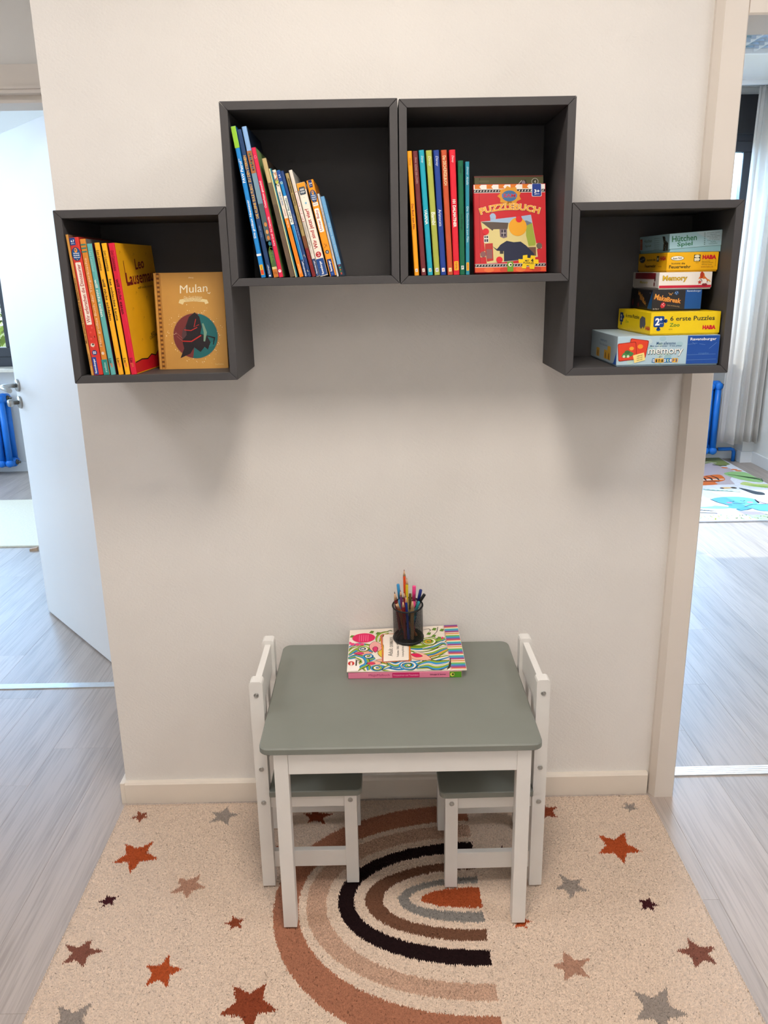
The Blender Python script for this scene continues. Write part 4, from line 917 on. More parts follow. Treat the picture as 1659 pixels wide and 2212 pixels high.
def gold(k, w, h):
    k.rect(.006, .001, .014, h - .001, 'a06a24', 0)
    for i in range(44): k.disc(.010, h * (i + .5) / 44, .0032, h / 110, '6a3c14' if i % 2 else 'c48a3c', 1, 8)
    k.stroke([(.0155, .002), (.0155, h - .002)], .0008, '8a5a20', 1)
    k.text('Disney', w * .54, h * .945, w * .075, .0035, 0, 'f8ecc8', 2, 0, .3)
    k.text('Mulan', w * .565, h * .835, w * .40, h * .082, 3, 'fdf4d8', 3, .0, .1)
    k.stroke([(w * .76, h * .79), (w * .79, h * .78), (w * .80, h * .795)], .0014, 'fdf4d8', 3)
    k.text('Die Gold Edition', w * .55, h * .745, w * .26, .0058, 0, 'f4e4b4', 2, 0, .2)
    k.poly([(w * .34, h * .690), (w * .36, h * .725), (w * .45, h * .734), (w * .55, h * .736), (w * .65, h * .732), (w * .75, h * .718), (w * .77, h * .683), (w * .72, h * .672), (w * .71, h * .694), (w * .55, h * .704), (w * .42, h * .698), (w * .40, h * .672)], 'f0dca4', 2)
    k.text('EINMALIGE SAMMLER', w * .55, h * .725, w * .26, .0028, 0, 'b88a44', 4); k.text('Sonder Ausgabe', w * .55, h * .710, w * .22, .0028, 0, 'b88a44', 4)
    cx, cy, R = w * .555, h * .345, w * .318
    k.disc(cx, cy, R * 1.03, R * 1.03, 'b98a52', 1, 40); k.disc(cx, cy, R, R, '7a3434', 2, 40); k.disc(cx, cy, R, R, '1f6a6c', 3, 24, -100, 80)
    k.disc(cx, cy, R * .62, R * .62, '5a3c40', 4, 24, 80, 260)
    k.stroke([(cx - R * .9, cy + R * .2), (cx - R * .6, cy - R * .1)], .0008, 'a86a62', 5); k.stroke([(cx - R * .85, cy), (cx - R * .5, cy - R * .3)], .0008, 'a86a62', 5)
    for i in range(4): k.stroke([(cx + R * (.2 + .15 * i), cy - R * .55 + R * .07 * i), (cx + R * .9, cy - R * .42 + R * .06 * i)], .001, '2f8a86', 5)
    # plain dark boulder-and-tree shape with a red ribbon instead of the printed figure
    k.poly([(cx - R * .75, cy - R * .98), (cx - R * .55, cy - R * .55), (cx - R * .62, cy - R * .2), (cx - R * .40, cy + R * .05), (cx - R * .42, cy + R * .45), (cx - R * .25, cy + R * .85), (cx + R * .02, cy + R * 1.05), (cx + R * .22, cy + R * .85), (cx + R * .30, cy + R * .40), (cx + R * .22, cy + R * .1), (cx + R * .52, cy - R * .02), (cx + R * .66, cy - R * .3), (cx + R * .52, cy - R * .62), (cx + R * .38, cy - R * .5), (cx + R * .18, cy - R * .72), (cx - R * .1, cy - R * .5), (cx - R * .28, cy - R * .78)], '241d22', 6)
    k.stroke([(cx - R * .5, cy + R * .28), (cx - R * .2, cy + R * .24), (cx + R * .1, cy + R * .38)], .0018, 'c22a26', 8); k.stroke([(cx - R * .62, cy - R * .22), (cx - R * .2, cy - R * .24), (cx + R * .25, cy + R * .02)], .0026, 'c22a26', 8)
    k.stroke([(cx + R * .05, cy + R * .75), (cx - R * .05, cy + R * .4), (cx + R * .18, cy + R * .5)], .0016, 'c22a26', 8)
    k.stroke([(cx + R * .35, cy + R * .55), (cx + R * .45, cy + R * .15), (cx + R * .38, cy - R * .25)], .007, '7fa08a', 7, True); k.stroke([(cx + R * .5, cy), (cx + R * .85, cy - R * .1), (cx + R * .78, cy - R * .4)], .004, '1c181c', 7, True)
    r = np.random.default_rng(12)
    for i in range(120):
        a, q = r.uniform(0, 6.283), r.normal(1.10, .16)
        if q < 1.0 and r.uniform() < .8: continue
        u, v = cx + R * q * math.cos(a), cy + R * q * math.sin(a)
        if .02 < u < w - .004 and v > .006: s_ = r.uniform(.0003, .0010); k.disc(u, v, s_, s_, 'fdf0c8', 3, 6)
    k.text('hachette', w * .875, h * .045, w * .12, .0045, 0, 'e0bc78', 2)
face_book('golden picture book shown from the front with a round dark horse picture', -.5165, -.166, fC + .0012, 2, 6, .1535, .2085, .009, 'cf9a4a', 'b98c48', gold, group=GC)

def puzzle(k, w, h):
    # top trim: chevron strip + hatched rail
    k.rect(.001, h * .945, w - .001, h - .001, 'ece8e2', 0)
    for i in range(6):
        u = w * (.06 + .165 * i); k.poly([(u - w * .04, h * .948), (u + w * .05, h * .948), (u + w * .025, h * .970), (u + w * .05, h * .995), (u - w * .04, h * .995)], 'd8781c', 1)
    for v0, v1 in ((.902, .945), (.058, .098)):
        k.rect(.001, h * v0, w - .001, h * v1, 'e8e2dc', 1); k.rect(.001, h * (v0 + .006), w - .001, h * (v1 - .006), '1a1a1c', 2)
        for i in range(24):
            u = w * (.01 + .041 * i); k.poly([(u, h * (v0 + .013)), (u + w * .018, h * (v0 + .013)), (u + w * .026, h * (v1 - .013)), (u + w * .008, h * (v1 - .013))], 'cfc4bc', 3)
    k.rect(.001, .001, w - .001, h * .058, 'e0562a', 0)
    for i in range(4): k.disc(w * (.2 + .22 * i), h * .03, w * .07, h * .03, ('e8703a', 'c8402a')[i % 2], 1, 16)
    k.rect(w * .078, h * .10, w * .084, h * .90, 'a01820', 1)
    # badge with lettering
    k.poly([(w * .5 + w * .17 * math.cos(math.radians(a)) * (1 if i % 2 else .8), h * .865 + h * .115 * math.sin(math.radians(a)) * (1 if i % 2 else .8)) for i, a in enumerate(range(0, 360, 20))], 'd8962a', 4)
    k.disc(w * .5, h * .865, w * .105, h * .062, '3c6ea0', 5, 24); k.rect(w * .385, h * .845, w * .615, h * .895, 'd8962a', 5); k.rect(w * .395, h * .850, w * .605, h * .890, '4a7ab0', 6); k.text('SAM', w * .5, h * .869, w * .17, h * .036, 0, 'cf2a38', 8, .015); k.rect(w * .47, h * .775, w * .53, h * .815, 'd8962a', 4)
    k.rrect(w * .81, h * .855, w * .945, h * 1.0, .002, 'd8dde6', 6); k.rrect(w * .817, h * .86, w * .938, h * .998, .002, '17398c', 7); k.text('3+', w * .88, h * .915, w * .075, h * .038, 0, 'ffffff', 9, .03); k.text('Jahre', w * .88, h * .882, w * .07, h * .018, 0, 'ffffff', 9, .01)
    k.text('PUZZLEBUCH', w * .502, h * .688, w * .85, h * .082, 0, '8a1018', 4, .085, 0, h * .055); k.text('PUZZLEBUCH', w * .502, h * .690, w * .84, h * .080, 0, 'f0d8a0', 5, .06, 0, h * .055); k.text('PUZZLEBUCH', w * .5, h * .690, w * .83, h * .074, 0, 'eba12a', 7, .02, 0, h * .055)
    # jigsaw-edged landscape: plain house, hills and sky
    def X(a): return w * (a - 110) / 1440
    def Yv(b): return h * (2010 - b) / 1710
    pic = [(250, 1020), (440, 1010), (440, 960), (428, 905), (490, 870), (548, 910), (540, 975), (950, 935), (960, 1040), (1020, 1055), (1075, 1010), (1060, 925), (1250, 900), (1310, 1250), (1350, 1460), (1400, 1450), (1465, 1490), (1455, 1550), (1360, 1560), (1375, 1715), (1000, 1775), (660, 1810), (560, 1820), (355, 1830), (340, 1700), (230, 1710), (222, 1640), (300, 1600), (325, 1590), (300, 1320), (400, 1240), (390, 1170), (290, 1190), (270, 1150)]
    k.poly([(X(a) + .0006, Yv(b) - .0006) for a, b in pic], 'd8c8bc', 2)
    P = [(X(a), Yv(b)) for a, b in pic]; k.poly(P, 'd9c887', 3)
    k.poly([(X(a), Yv(b)) for a, b in [(252, 1018), (440, 1008), (440, 960), (428, 905), (490, 870), (548, 910), (540, 975), (950, 935), (960, 1040), (1020, 1055), (1075, 1010), (1060, 925), (1250, 900), (1275, 1060), (1150, 1100), (900, 1060), (500, 1030)]], '9fb8d4', 4)
    k.poly([(X(a), Yv(b)) for a, b in [(252, 1025), (500, 1032), (800, 1050), (780, 1170), (500, 1170), (480, 1200), (300, 1060)]], '5a4c44', 5)
    k.poly([(X(a), Yv(b)) for a, b in [(1150, 1100), (1275, 1060), (1345, 1440), (1330, 1500), (1200, 1510), (1150, 1300)]], '9aa83c', 4); k.poly([(X(a), Yv(b)) for a, b in [(1050, 1030), (1160, 1010), (1275, 1060), (1160, 1110)]], '6a7484', 5)
    k.poly([(X(a), Yv(b)) for a, b in [(620, 1170), (770, 1170), (770, 1330), (700, 1350), (630, 1320)]], '7a6a70', 5); k.rect(X(655), Yv(1310), X(745), Yv(1185), '3c3440', 6); k.rect(X(695), Yv(1310), X(705), Yv(1185), 'c8c0bc', 7); k.rect(X(655), Yv(1255), X(745), Yv(1243), 'c8c0bc', 7)
    k.rect(X(305), Yv(1430), X(400), Yv(1290), 'e8e2da', 5); k.rect(X(315), Yv(1340), X(345), Yv(1300), '3a3a44', 6); k.rect(X(355), Yv(1340), X(390), Yv(1300), '3a3a44', 6); k.rect(X(315), Yv(1415), X(345), Yv(1360), '3a3a44', 6); k.rect(X(355), Yv(1415), X(390), Yv(1360), '3a3a44', 6)
    k.poly([(X(a), Yv(b)) for a, b in [(325, 1450), (480, 1440), (490, 1780), (360, 1800), (345, 1700), (325, 1590)]], 'b8322c', 5); k.rect(X(350), Yv(1740), X(470), Yv(1560), '8a5a5a', 6); k.rect(X(620), Yv(1650), X(690), Yv(1480), '3a3432', 5); k.rect(X(1190), Yv(1700), X(1345), Yv(1530), '6a4a3a', 5)
    # plain navy hill and a yellow-topped round tree in place of the printed figure
    k.poly([(X(a), Yv(b)) for a, b in [(470, 1500), (560, 1560), (640, 1470), (760, 1400), (900, 1430), (1040, 1420), (1150, 1500), (1300, 1650), (1320, 1730), (1000, 1775), (700, 1800), (700, 1600), (560, 1590)]], '1f2440', 8)
    k.disc(X(985), Yv(1130), w * .125, h * .105, 'eaa422', 7, 30)
    for a, b_, c in ((490, 918, '9fb8d4'), (1410, 1505, '6a5a4c'), (285, 1655, '8a5a5a')): k.disc(X(a), Yv(b_), w * .040, h * .033, c, 9, 18)
    for a, b_ in ((1012, 985), (608, 1768), (345, 1215)): k.disc(X(a), Yv(b_), w * .045, h * .037, 'd8202c', 10, 18)
    # starburst "mit 4 puzzles" puzzle piece, publisher tag
    k.poly([(X(a), Yv(b)) for a, b in [(1080, 1690), (1170, 1680), (1170, 1740), (1230, 1745), (1240, 1690), (1330, 1700), (1325, 1770), (1390, 1775), (1395, 1860), (1320, 1855), (1305, 1960), (1215, 1955), (1205, 1890), (1150, 1885), (1140, 1950), (1050, 1940), (1075, 1840), (995, 1835), (990, 1760), (1075, 1765)]], 'f4cc14', 11)
    k.text('MIT', X(1165), Yv(1795), X(110 + 85), h * .020, -2, '1c1c1c', 13, .02); k.text('4', X(1265), Yv(1790), X(110 + 55), h * .038, -2, '1c1c1c', 13, .04); k.text('PUZZLES', X(1190), Yv(1840), X(110 + 210), h * .022, -3, '1c1c1c', 13, .02)
    k.rect(X(765), .001, X(885), Yv(1805), '6a9a26', 7); k.disc(X(825), Yv(1865), X(110 + 38), X(110 + 38), 'f0e8d0', 8, 16); k.disc(X(835), Yv(1868), X(110 + 20), X(110 + 20), '2a3a2a', 9, 10)
face_book('red puzzle book standing with its front cover to the room', .1838, -.1965, fB + .0036, 2, 12.5, .1545, .184, .0150, 'c81e28', 'b41822', puzzle, group='front-facing books in the upper cube')
def olive(k, w, h):
    k.rect(.001, h * .985, w - .001, h - .0005, '6a1c1a', 0); k.rect(.012, .002, .014, h * .98, '3c3a1a', 1); k.rect(w * .08, h * .935, w * .22, h * .955, '5c5a38', 1); k.disc(w * .88, h * .935, .0072, .0072, 'd8d8cc', 2, 20); k.disc(w * .88, h * .935, .0064, .0064, '3a3a22', 3, 20); k.text('4', w * .88, h * .935, .004, .0058, 0, 'd8d8cc', 5)
    k.poly([(w * .62, h * .90), (w * .68, h * .945), (w * .75, h * .955), (w * .77, h * .90)], '26221e', 2); k.disc(w * .715, h * .925, .004, .005, '8a7a84', 3, 10); k.stroke([(w * .63, h * .90), (w * .69, h * .948)], .0014, 'cfc8c0', 4)
face_book('olive green book hidden behind the red puzzle book except its top edge', .1862, -.1785, fB + .0032, 1, 12.5, .150, .2035, .010, '4e4c26', '26240f', olive, group='front-facing books in the upper cube')

# ================================================================== GAME BOXES
def game_box(label, x, y, z, yaw, w_, d_, h_, lid_c, side_c, art, side_art, lip=.003, lid_tilt=0.0):
    t = thing('game_box', label, 'box', (x, y, z), (0, 0, math.radians(yaw)), 'stacked game boxes')
    m1 = mat('card_' + lid_c, lid_c, .4, var=.03, vscale=25); m2 = mat('card_' + side_c, side_c, .45, var=.03, vscale=25)
    b = MB(); b.box(.0012, w_ - .0012, .0012, d_ - .0012, 0, h_ * .6, bev=.0008, seg=1); b.build('base', m2, t)
    b = MB(); b.box(0, w_, 0, d_, lip, h_, bev=.0011, seg=2); lid = b.build('lid', m1, t)
    k = Ink((0, 0, 0), (1, 0, 0), (0, 0, 1)); art(k, w_, h_, lip); k.build('front_print', lid)
    k = Ink((0, d_, 0), (0, -1, 0), (0, 0, 1)); side_art(k, d_, h_, lip); k.build('side_print', lid)
    if lid_tilt: lid.rotation_euler = (0, -math.radians(lid_tilt), 0)
    return t
def jig(k, cx, cy, s_, col, lay):
    k.rrect(cx - s_, cy - s_, cx + s_, cy + s_, s_ * .3, col, lay); k.disc(cx + s_ * 1.3, cy + s_ * .1, s_ * .33, s_ * .36, col, lay, 14); k.rect(cx + s_ * .8, cy - s_ * .12, cx + s_ * 1.3, cy + s_ * .3, col, lay); k.disc(cx, cy - s_ * 1.4, s_ * .4, s_ * .3, col, lay, 14); k.rect(cx - s_ * .22, cy - s_ * 1.4, cx + s_ * .22, cy - s_ * .8, col, lay)
def g1(k, w, h, l):
    k.rect(.001, l + .001, w - .001, h - .001, 'b4cfdc', 0)
    r = np.random.default_rng(14)
    for i in range(26): k.disc(r.uniform(.01, w * .62), r.uniform(l + .006, h - .006), r.uniform(.004, .008), r.uniform(.004, .007), ('a6c8d4', 'c6dade', '9cc4cc', 'bcd8d0')[i % 4], 1 + i % 3, 10)
    for cx, cy, rot in ((w * .205, h * .60, -8), (w * .10, h * .50, 6)):
        k.rrect(cx - .020, cy - .019, cx + .020, cy + .019, .003, 'a82a1c', 4 if rot < 0 else 7, rot); k.rrect(cx - .0185, cy - .0175, cx + .0185, cy + .0175, .003, 'e2452a', 5 if rot < 0 else 8, rot)
    k.poly([(w * .045, h * .34), (w * .06, h * .44), (w * .10, h * .52), (w * .135, h * .50), (w * .165, h * .44), (w * .15, h * .36), (w * .11, h * .31), (w * .07, h * .29)], '4a8a4a', 10); k.disc(w * .10, h * .48, .006, .004, '3a6a3a', 11, 10); k.disc(w * .14, h * .60, .005, .004, 'f0a83a', 11, 10); k.disc(w * .225, h * .66, .006, .005, 'f09a2c', 6, 10)
    for u in (.07, .11): k.disc(w * u, h * .34, .003, .003, 'd8e0c0', 12, 8)
    k.rrect(w * .165, h * .16, w * .275, h * .42, .001, 'f6e08a', 12, 14)
    for i in range(3): k.text('memo spiel', w * .225, h * (.36 - .07 * i), w * .055, .0032, 14, '4a3a1a', 14)
    k.text('Mein allerestes', w * .475, h * .755, w * .19, .0062, 0, '2a5a8a', 5, .005, .15); k.text('Mon tout premier · Il mio primo', w * .475, h * .66, w * .31, .0044, 0, '2a5a8a', 5, .005, .15)
    k.text('memory', w * .478, h * .435, w * .345, h * .24, 0, '4a4a4a', 5, .03); k.text('memory', w * .476, h * .447, w * .34, h * .235, 0, 'f6f6f2', 7, .005)
    for i, (ch, c, tc) in enumerate((('m', '2a7ab8', 'ffffff'), ('i', 'f0b83c', '2a2a2a'), ('n', 'f0b83c', '3a3a2a'), ('i', 'f0b83c', '3a3a2a'), ('s', '2a7ab8', 'ffffff'), ('t', '2a7ab8', 'e8f0a0'), ('e', '2a7ab8', 'ffffff'), ('p', 'f0b83c', '2a4a8a'), ('s', 'f0b83c', '2a4a8a'))):
        u = w * (.365 + .028 * i); k.rrect(u - .0034, h * .115, u + .0034, h * .255, .001, c, 5 + i % 2, (-6, 4)[i % 2]); k.text(ch, u, h * .185, .004, .0062, 0, tc, 8, .02)
    k.rect(w * .685, l + .0008, w - .0008, h - .0008, '1c4fa4', 4); k.text('Ravensburger', w * .838, h * .86, w * .255, .0076, 0, 'f4f4f4', 6, .012); k.text('ausgabe', w * .85, h * .40, w * .10, .0042, 0, '5a84c4', 6)
    for a, b_ in (((.69, .70), (.78, .74)), ((.80, .72), (.86, .68)), ((.69, .36), (.97, .37)), ((.69, .19), (.98, .20)), ((.90, .55), (.97, .75)), ((.73, .78), (.76, .70))): k.stroke([(w * a[0], h * a[1]), (w * b_[0], h * b_[1])], .0005, '7a9ad0', 7)
def g1s(k, d, h, l):
    k.rect(.001, l + .001, d - .001, h - .001, '9fb0ba', 0)
    k.text('memory', d * .5, h * .72, d * .25, .006, 0, '3a5a8a', 2); k.text('Mein allerestes', d * .5, h * .60, d * .3, .005, 0, '6a7a9a', 2)
    for u, s_ in ((.72, .2), (.60, .12), (.30, .12)): k.rrect(d * (u - .06), h * .14, d * (u + .06), h * (.2 + s_ * 2), .002, 'd8a83a', 2); k.disc(d * u, h * .25, .004, .008, '7a4a1c', 3, 10)
    k.poly([(d * .86, l + .001), (d * .995, l + .001), (d * .995, h * .5), (d * .9, h * .1)], '1c4fa4', 2)
game_box('large pale blue and navy game box at the bottom of the stack', .4858, -.2440, fD + .0003, .2, .2190, .215, .0640, 'b8cdd8', '8fa8b8', g1, g1s)
def g2(k, w, h, l):
    jig(k, w * .115, h * .60, .0115, '17458c', 1); k.text('2', w * .095, h * .60, .010, .0155, 0, 'ffffff', 3, .04); k.text('+', w * .142, h * .70, .006, .006, 0, 'ffffff', 3, .03); k.text('Jahre', w * .145, h * .52, .008, .0024, 0, 'ffffff', 3)
    k.text('6 erste Puzzles', w * .595, h * .725, w * .64, h * .20, 0, '24342c', 2, .012); k.text('Zoo', w * .345, h * .45, w * .145, h * .155, 0, '4a8a30', 2, .015); k.text('4276', w * .29, h * .26, .008, .0026, 0, '7a6a2a', 2)
    k.text('HABA', w * .845, h * .315, w * .19, h * .185, 0, 'd01f2c', 2, .07)
def g2s(k, d, h, l):
    jig(k, d * .11, h * .62, .0105, '17356c', 1); k.text('2', d * .11, h * .62, .008, .012, 0, 'e8e0d0', 3, .03); k.text('6 erste Puzzles', d * .46, h * .73, d * .42, h * .17, 0, '3a3420', 2, .01); k.text('Zoo', d * .30, h * .46, d * .1, h * .12, 0, '7a9a3a', 2)
    k.poly([(d * .70, h * .30), (d * .69, h * .65), (d * .75, h * .80), (d * .84, h * .74), (d * .86, h * .45), (d * .82, h * .25), (d * .79, h * .35), (d * .74, h * .22)], '5a5a60', 2); k.text('HABA', d * .93, h * .30, d * .13, h * .17, 0, 'b81c28', 2, .05)
game_box('yellow zoo puzzle box above the pale blue box', .5540, -.2430, fD + .0648, 3.5, .1520, .20, .0478, 'f2cf10', 'd8b40c', g2, g2s)
z3 = fD + .0648 + .0481
def g3(k, w, h, l):
    k.rect(.001, l + .001, w - .001, h - .001, '2c2a2e', 0); k.text('Make', w * .175, h * .62, w * .27, h * .28, -12, '8a3a18', 2, .06); k.text('Make', w * .17, h * .63, w * .26, h * .26, -12, 'e4a04a', 4, .02); k.text("'n'", w * .365, h * .80, w * .085, h * .12, 0, 'e4a04a', 4, .02)
    k.text('Break', w * .445, h * .50, w * .30, h * .24, -8, '8a3a18', 2, .06); k.text('Break', w * .44, h * .51, w * .29, h * .22, -8, 'e4a04a', 4, .02); k.text('DAS WÜRFELSPIEL', w * .44, h * .24, w * .26, .0030, -8, 'b89a70', 4)
    k.poly([(w * .17, h * .22), (w * .19, h * .38), (w * .24, h * .42), (w * .28, h * .30), (w * .25, h * .16), (w * .20, h * .13)], 'c02838', 3); k.poly([(w * .435, h * .82), (w * .46, h * .93), (w * .51, h * .93), (w * .53, h * .83), (w * .49, h * .74)], '2a5a94', 3)
    for u, v in ((.21, .3), (.24, .25), (.23, .35)): k.disc(w * u, h * v, .0010, .0010, 'f0d8d8', 5, 8)
    for u, v in ((.46, .86), (.50, .88), (.48, .80)): k.disc(w * u, h * v, .0008, .0008, 'd8e0f0', 5, 8)
    k.text('24 706 4', w * .085, h * .10, w * .12, .0030, 0, 'd0c8c0', 3); k.rect(w * .665, l + .0008, w - .0008, h - .0008, '17529c', 2); k.text('Ravensburger', w * .835, h * .92, w * .28, .0048, 0, 'c8d4e4', 4, .01)
def g3s(k, d, h, l):
    k.rect(.001, l + .001, d - .001, h - .001, '1c1a20', 0); k.text('Make', d * .50, h * .68, d * .30, h * .22, -14, 'b8823c', 3, .03); k.text('Break', d * .60, h * .45, d * .32, h * .2, -14, 'b8823c', 3, .03); k.disc(d * .38, h * .22, .005, .005, '8a2430', 2, 8); k.disc(d * .1, h * .3, .006, .008, '7a2030', 2, 8); k.poly([(d * .80, l + .001), (d * .995, l + .001), (d * .995, h * .95)], '1f5a9c', 2); k.text('6+', d * .90, h * .85, .007, .004, 0, 'c8c8c8', 4)
game_box('black dice game box with a blue end above the yellow zoo box', .5700, -.1930, z3, -2, .1055, .172, .0445, '2a282c', '1a181c', g3, g3s)
z4 = z3 + .0448
def g4(k, w, h, l):
    k.rect(.001, l + .001, w - .001, h - .001, 'f2ece6', 0); k.rect(.001, l + .0004, w - .001, h * .24, 'c81c3a', 1); k.text('Memory', w * .30, h * .62, w * .47, h * .40, 0, '7a5a1c', 2, .05); k.text('Memory', w * .30, h * .62, w * .46, h * .38, 0, 'ecc23c', 4, .01)
    k.poly([(w * .74, h * .60), (w * .80, h * .92), (w * .84, h * .94), (w * .86, h * .74), (w * .94, h * .50), (w * .92, h * .44), (w * .82, h * .62)], 'd8702a', 3); k.disc(w * .80, h * .82, .004, .007, 'b83a20', 4, 12); k.stroke([(w * .78, h * .60), (w * .84, h * .36), (w * .92, h * .42)], .0012, '4a2a1c', 4); k.star(w * .77, h * .40, .005, 'c8402c', 4); k.disc(w * .86, h * .46, .005, .005, 'fbf6f0', 5, 12); k.disc(w * .865, h * .26, .006, .003, '8a2a2c', 4, 10); k.stroke([(w * .93, h * .55), (w * .97, h * .42)], .0022, 'd8a02a', 4)
def g4s(k, d, h, l):
    k.rect(.001, l + .001, d - .001, h - .001, 'cfc8c4', 0); k.rect(d * .10, h * .60, d * .88, h - .001, '7a1420', 1); k.text('Memory', d * .45, h * .38, d * .30, h * .22, 0, 'b0a03a', 2, .02); k.disc(d * .86, h * .6, .004, .005, '4a1418', 2, 8); k.disc(d * .84, h * .3, .004, .005, '6a2020', 2, 8); k.rect(d * .93, l + .001, d - .001, h - .001, 'd8d4d0', 2)
game_box('white and crimson picture pairs box under the yellow fire brigade box', .5810, -.1940, z4, 1, .1150, .175, .0358, 'f2ece6', 'd8d2cc', g4, g4s)
z5 = z4 + .0361
def g5(k, w, h, l):
    k.disc(w * .20, h * .70, w * .13, h * .12, '2a2a2a', 1, 24); k.disc(w * .20, h * .705, w * .122, h * .108, 'fbf6e4', 2, 24); k.text('Ratz Fatz', w * .20, h * .705, w * .18, h * .09, 4, '2a3440', 4, .015, .2)
    k.text('kommt die', w * .225, h * .44, w * .26, h * .095, 0, '2a2a1c', 2, .01); k.text('Feuerwehr', w * .26, h * .27, w * .42, h * .165, 0, '2a2a1c', 2, .015)
    k.rect(w * .52, h * .53, w * .645, h * .87, '26241c', 2); k.rect(w * .53, h * .55, w * .575, h * .70, 'f0e8c8', 3); k.disc(w * .60, h * .63, .004, .0035, 'f0e8c8', 3, 8); k.disc(w * .58, h * .79, .006, .003, 'f0e8c8', 3, 8); k.text('4572', w * .59, h * .46, .006, .0022, 0, '7a5a1c', 2)
    k.text('HABA', w * .82, h * .74, w * .27, h * .22, 0, 'd01f2c', 2, .07); k.text('Habermaaß GmbH', w * .76, h * .53, w * .16, .0022, 0, '7a4a1c', 2); k.text('August-Grosch-Straße 28-38', w * .79, h * .45, w * .22, .0022, 0, '7a4a1c', 2); k.text('96476 Bad Rodach', w * .78, h * .37, w * .2, .0022, 0, '7a4a1c', 2); k.text('www.haba.de', w * .79, h * .25, w * .24, .0034, 0, 'a8541c', 2); k.text('Made in Germany', w * .95, h * .45, h * .38, .0020, 90, '7a4a1c', 2)
def g5s(k, d, h, l):
    k.disc(d * .15, h * .68, d * .11, h * .18, '26262a', 1, 20); k.text('Ratz Fatz', d * .15, h * .68, d * .16, h * .08, 10, 'c8c0b0', 3); k.text('kommt die', d * .47, h * .66, d * .30, h * .12, 0, '2a2414', 2, .01); k.text('Feuerwehr', d * .45, h * .33, d * .38, h * .17, 0, '2a2414', 2, .015); k.rect(d * .66, h * .55, d * .74, h * .85, '3a3424', 2); k.rect(d * .68, h * .62, d * .72, h * .75, 'e0d8b8', 3); k.text('HABA', d * .87, h * .72, d * .20, h * .22, 0, 'b81c28', 2, .06); k.text('www.haba.de', d * .78, h * .30, d * .12, .003, 0, '9a3a18', 2)
game_box('yellow fire brigade game box under the pale mint box', .5946, -.1950, z5, 2, .1115, .178, .0403, 'f5b80c', 'e0a40a', g5, g5s)
z6 = z5 + .0406
def g6(k, w, h, l):
    k.poly([(w * .5, h - .001), (w * .75, h * .5), (w - .001, h * .4), (w - .001, h - .001)], 'bcd4dc', 0); k.text('Hütchen', w * .28, h * .70, w * .47, h * .32, 0, '2f7a52', 2, .015); k.text('Spiel', w * .29, h * .36, w * .29, h * .28, 0, '2f7a52', 2, .015)
    for i, s_ in enumerate(('Jeu de petits chapeaux', 'Pegs game', 'Gioco dei cappellini', 'Hoedjesspel', 'Juego de gorritos', 'Pachisi', 'Hattespillet')): k.text(s_, w * .83, h * (.88 - .10 * i), w * min(.24, .0135 * len(s_)), .0022, 0, '3a5a60', 2); k.rrect(w * .655, h * (.86 - .10 * i), w * .675, h * (.90 - .10 * i), .0004, '5a7a80', 2)
def g6s(k, d, h, l):
    k.rect(d * .02, h * .22, d * .10, h * .85, 'a8442c', 1); k.text('SCHMIDT', d * .06, h * .53, h * .5, d * .04, 90, 'd8c0a8', 3); k.text('Hütchen', d * .30, h * .72, d * .26, h * .18, 0, '3a5a54', 2); k.text('Spiel', d * .30, h * .42, d * .2, h * .16, 0, '3a5a54', 2)
    for i in range(6): k.text('Spielanleitung', d * .60, h * (.82 - .12 * i), d * .16, .0022, 0, '3a5058', 2)
    k.poly([(d * .80, h * .10), (d * .82, h * .55), (d * .78, h * .90), (d * .86, h * .88), (d * .90, h * .5), (d * .88, h * .08)], '2a2a26', 2); k.poly([(d * .90, h * .10), (d * .90, h * .65), (d * .96, h * .5), (d * .95, h * .1)], '3a3a30', 2)
    for i in range(6): k.disc(d * (.83 + .02 * (i % 3)), h * (.2 + .1 * i), .0014, .0014, 'c8b86a', 3, 6)
game_box('pale mint peg game box with a skewed lid on top of the stack', .5984, -.1950, z6, 2.5, .1135, .180, .0375, 'a9d0da', '93c0ca', g6, g6s, lip=.0062, lid_tilt=3.6)

# ================================================================== COLOURING BOOKS ON THE TABLE
mg = thing('colouring_book', 'thick pink spined colouring book lying lowest on the table', 'book', (-.1140, -.2030, .4804), (0, 0, -.006))
MW, MD, MT = .279, .190, .0172
b = MB(); prof = [(0, .001), (.001, 0), (MT - .001, 0), (MT, .001)]
b.prism([(y, z) for y, z in ((MD, 0), (.0012, 0), (0, .0012), (0, MT - .0012), (.0012, MT), (MD, MT), (MD, MT - .0006), (.0015, MT - .0006), (.0015, .0006), (MD, .0006))], 'x', 0, MW); b.build('cover', board_mat('ee86a4'), mg)
b = MB(); b.box(.002, MW - .002, .0016, MD - .002, .0008, MT - .0008); b.build('pages', PAPER, mg)
k = Ink((0, 0, 0), (1, 0, 0), (0, 0, 1))
k.text('MegaMalbuch', MW * .272, MT * .5, MW * .185, MT * .46, 0, 'c03a7a', 2, 0); k.rect(MW * .388, MT * .12, MW * .628, MT * .88, 'd8286c', 1); k.text('Prinzessinnen und Traumtiere', MW * .508, MT * .5, MW * .22, MT * .30, 0, 'f4a0c0', 3, .01)
k.text('Schwager & Steinlein', MW * .79, MT * .5, MW * .14, MT * .30, 0, '6a1c4a', 2, .01); k.rect(MW * .893, MT * .03, MW * .998, MT * .97, '5aa02c', 1); k.disc(MW * .917, MT * .5, MT * .30, MT * .30, 'e8e060', 3, 16); k.disc(MW * .922, MT * .52, MT * .17, MT * .17, '2a4a1c', 4, 10)
k.build('spine_print', mg)

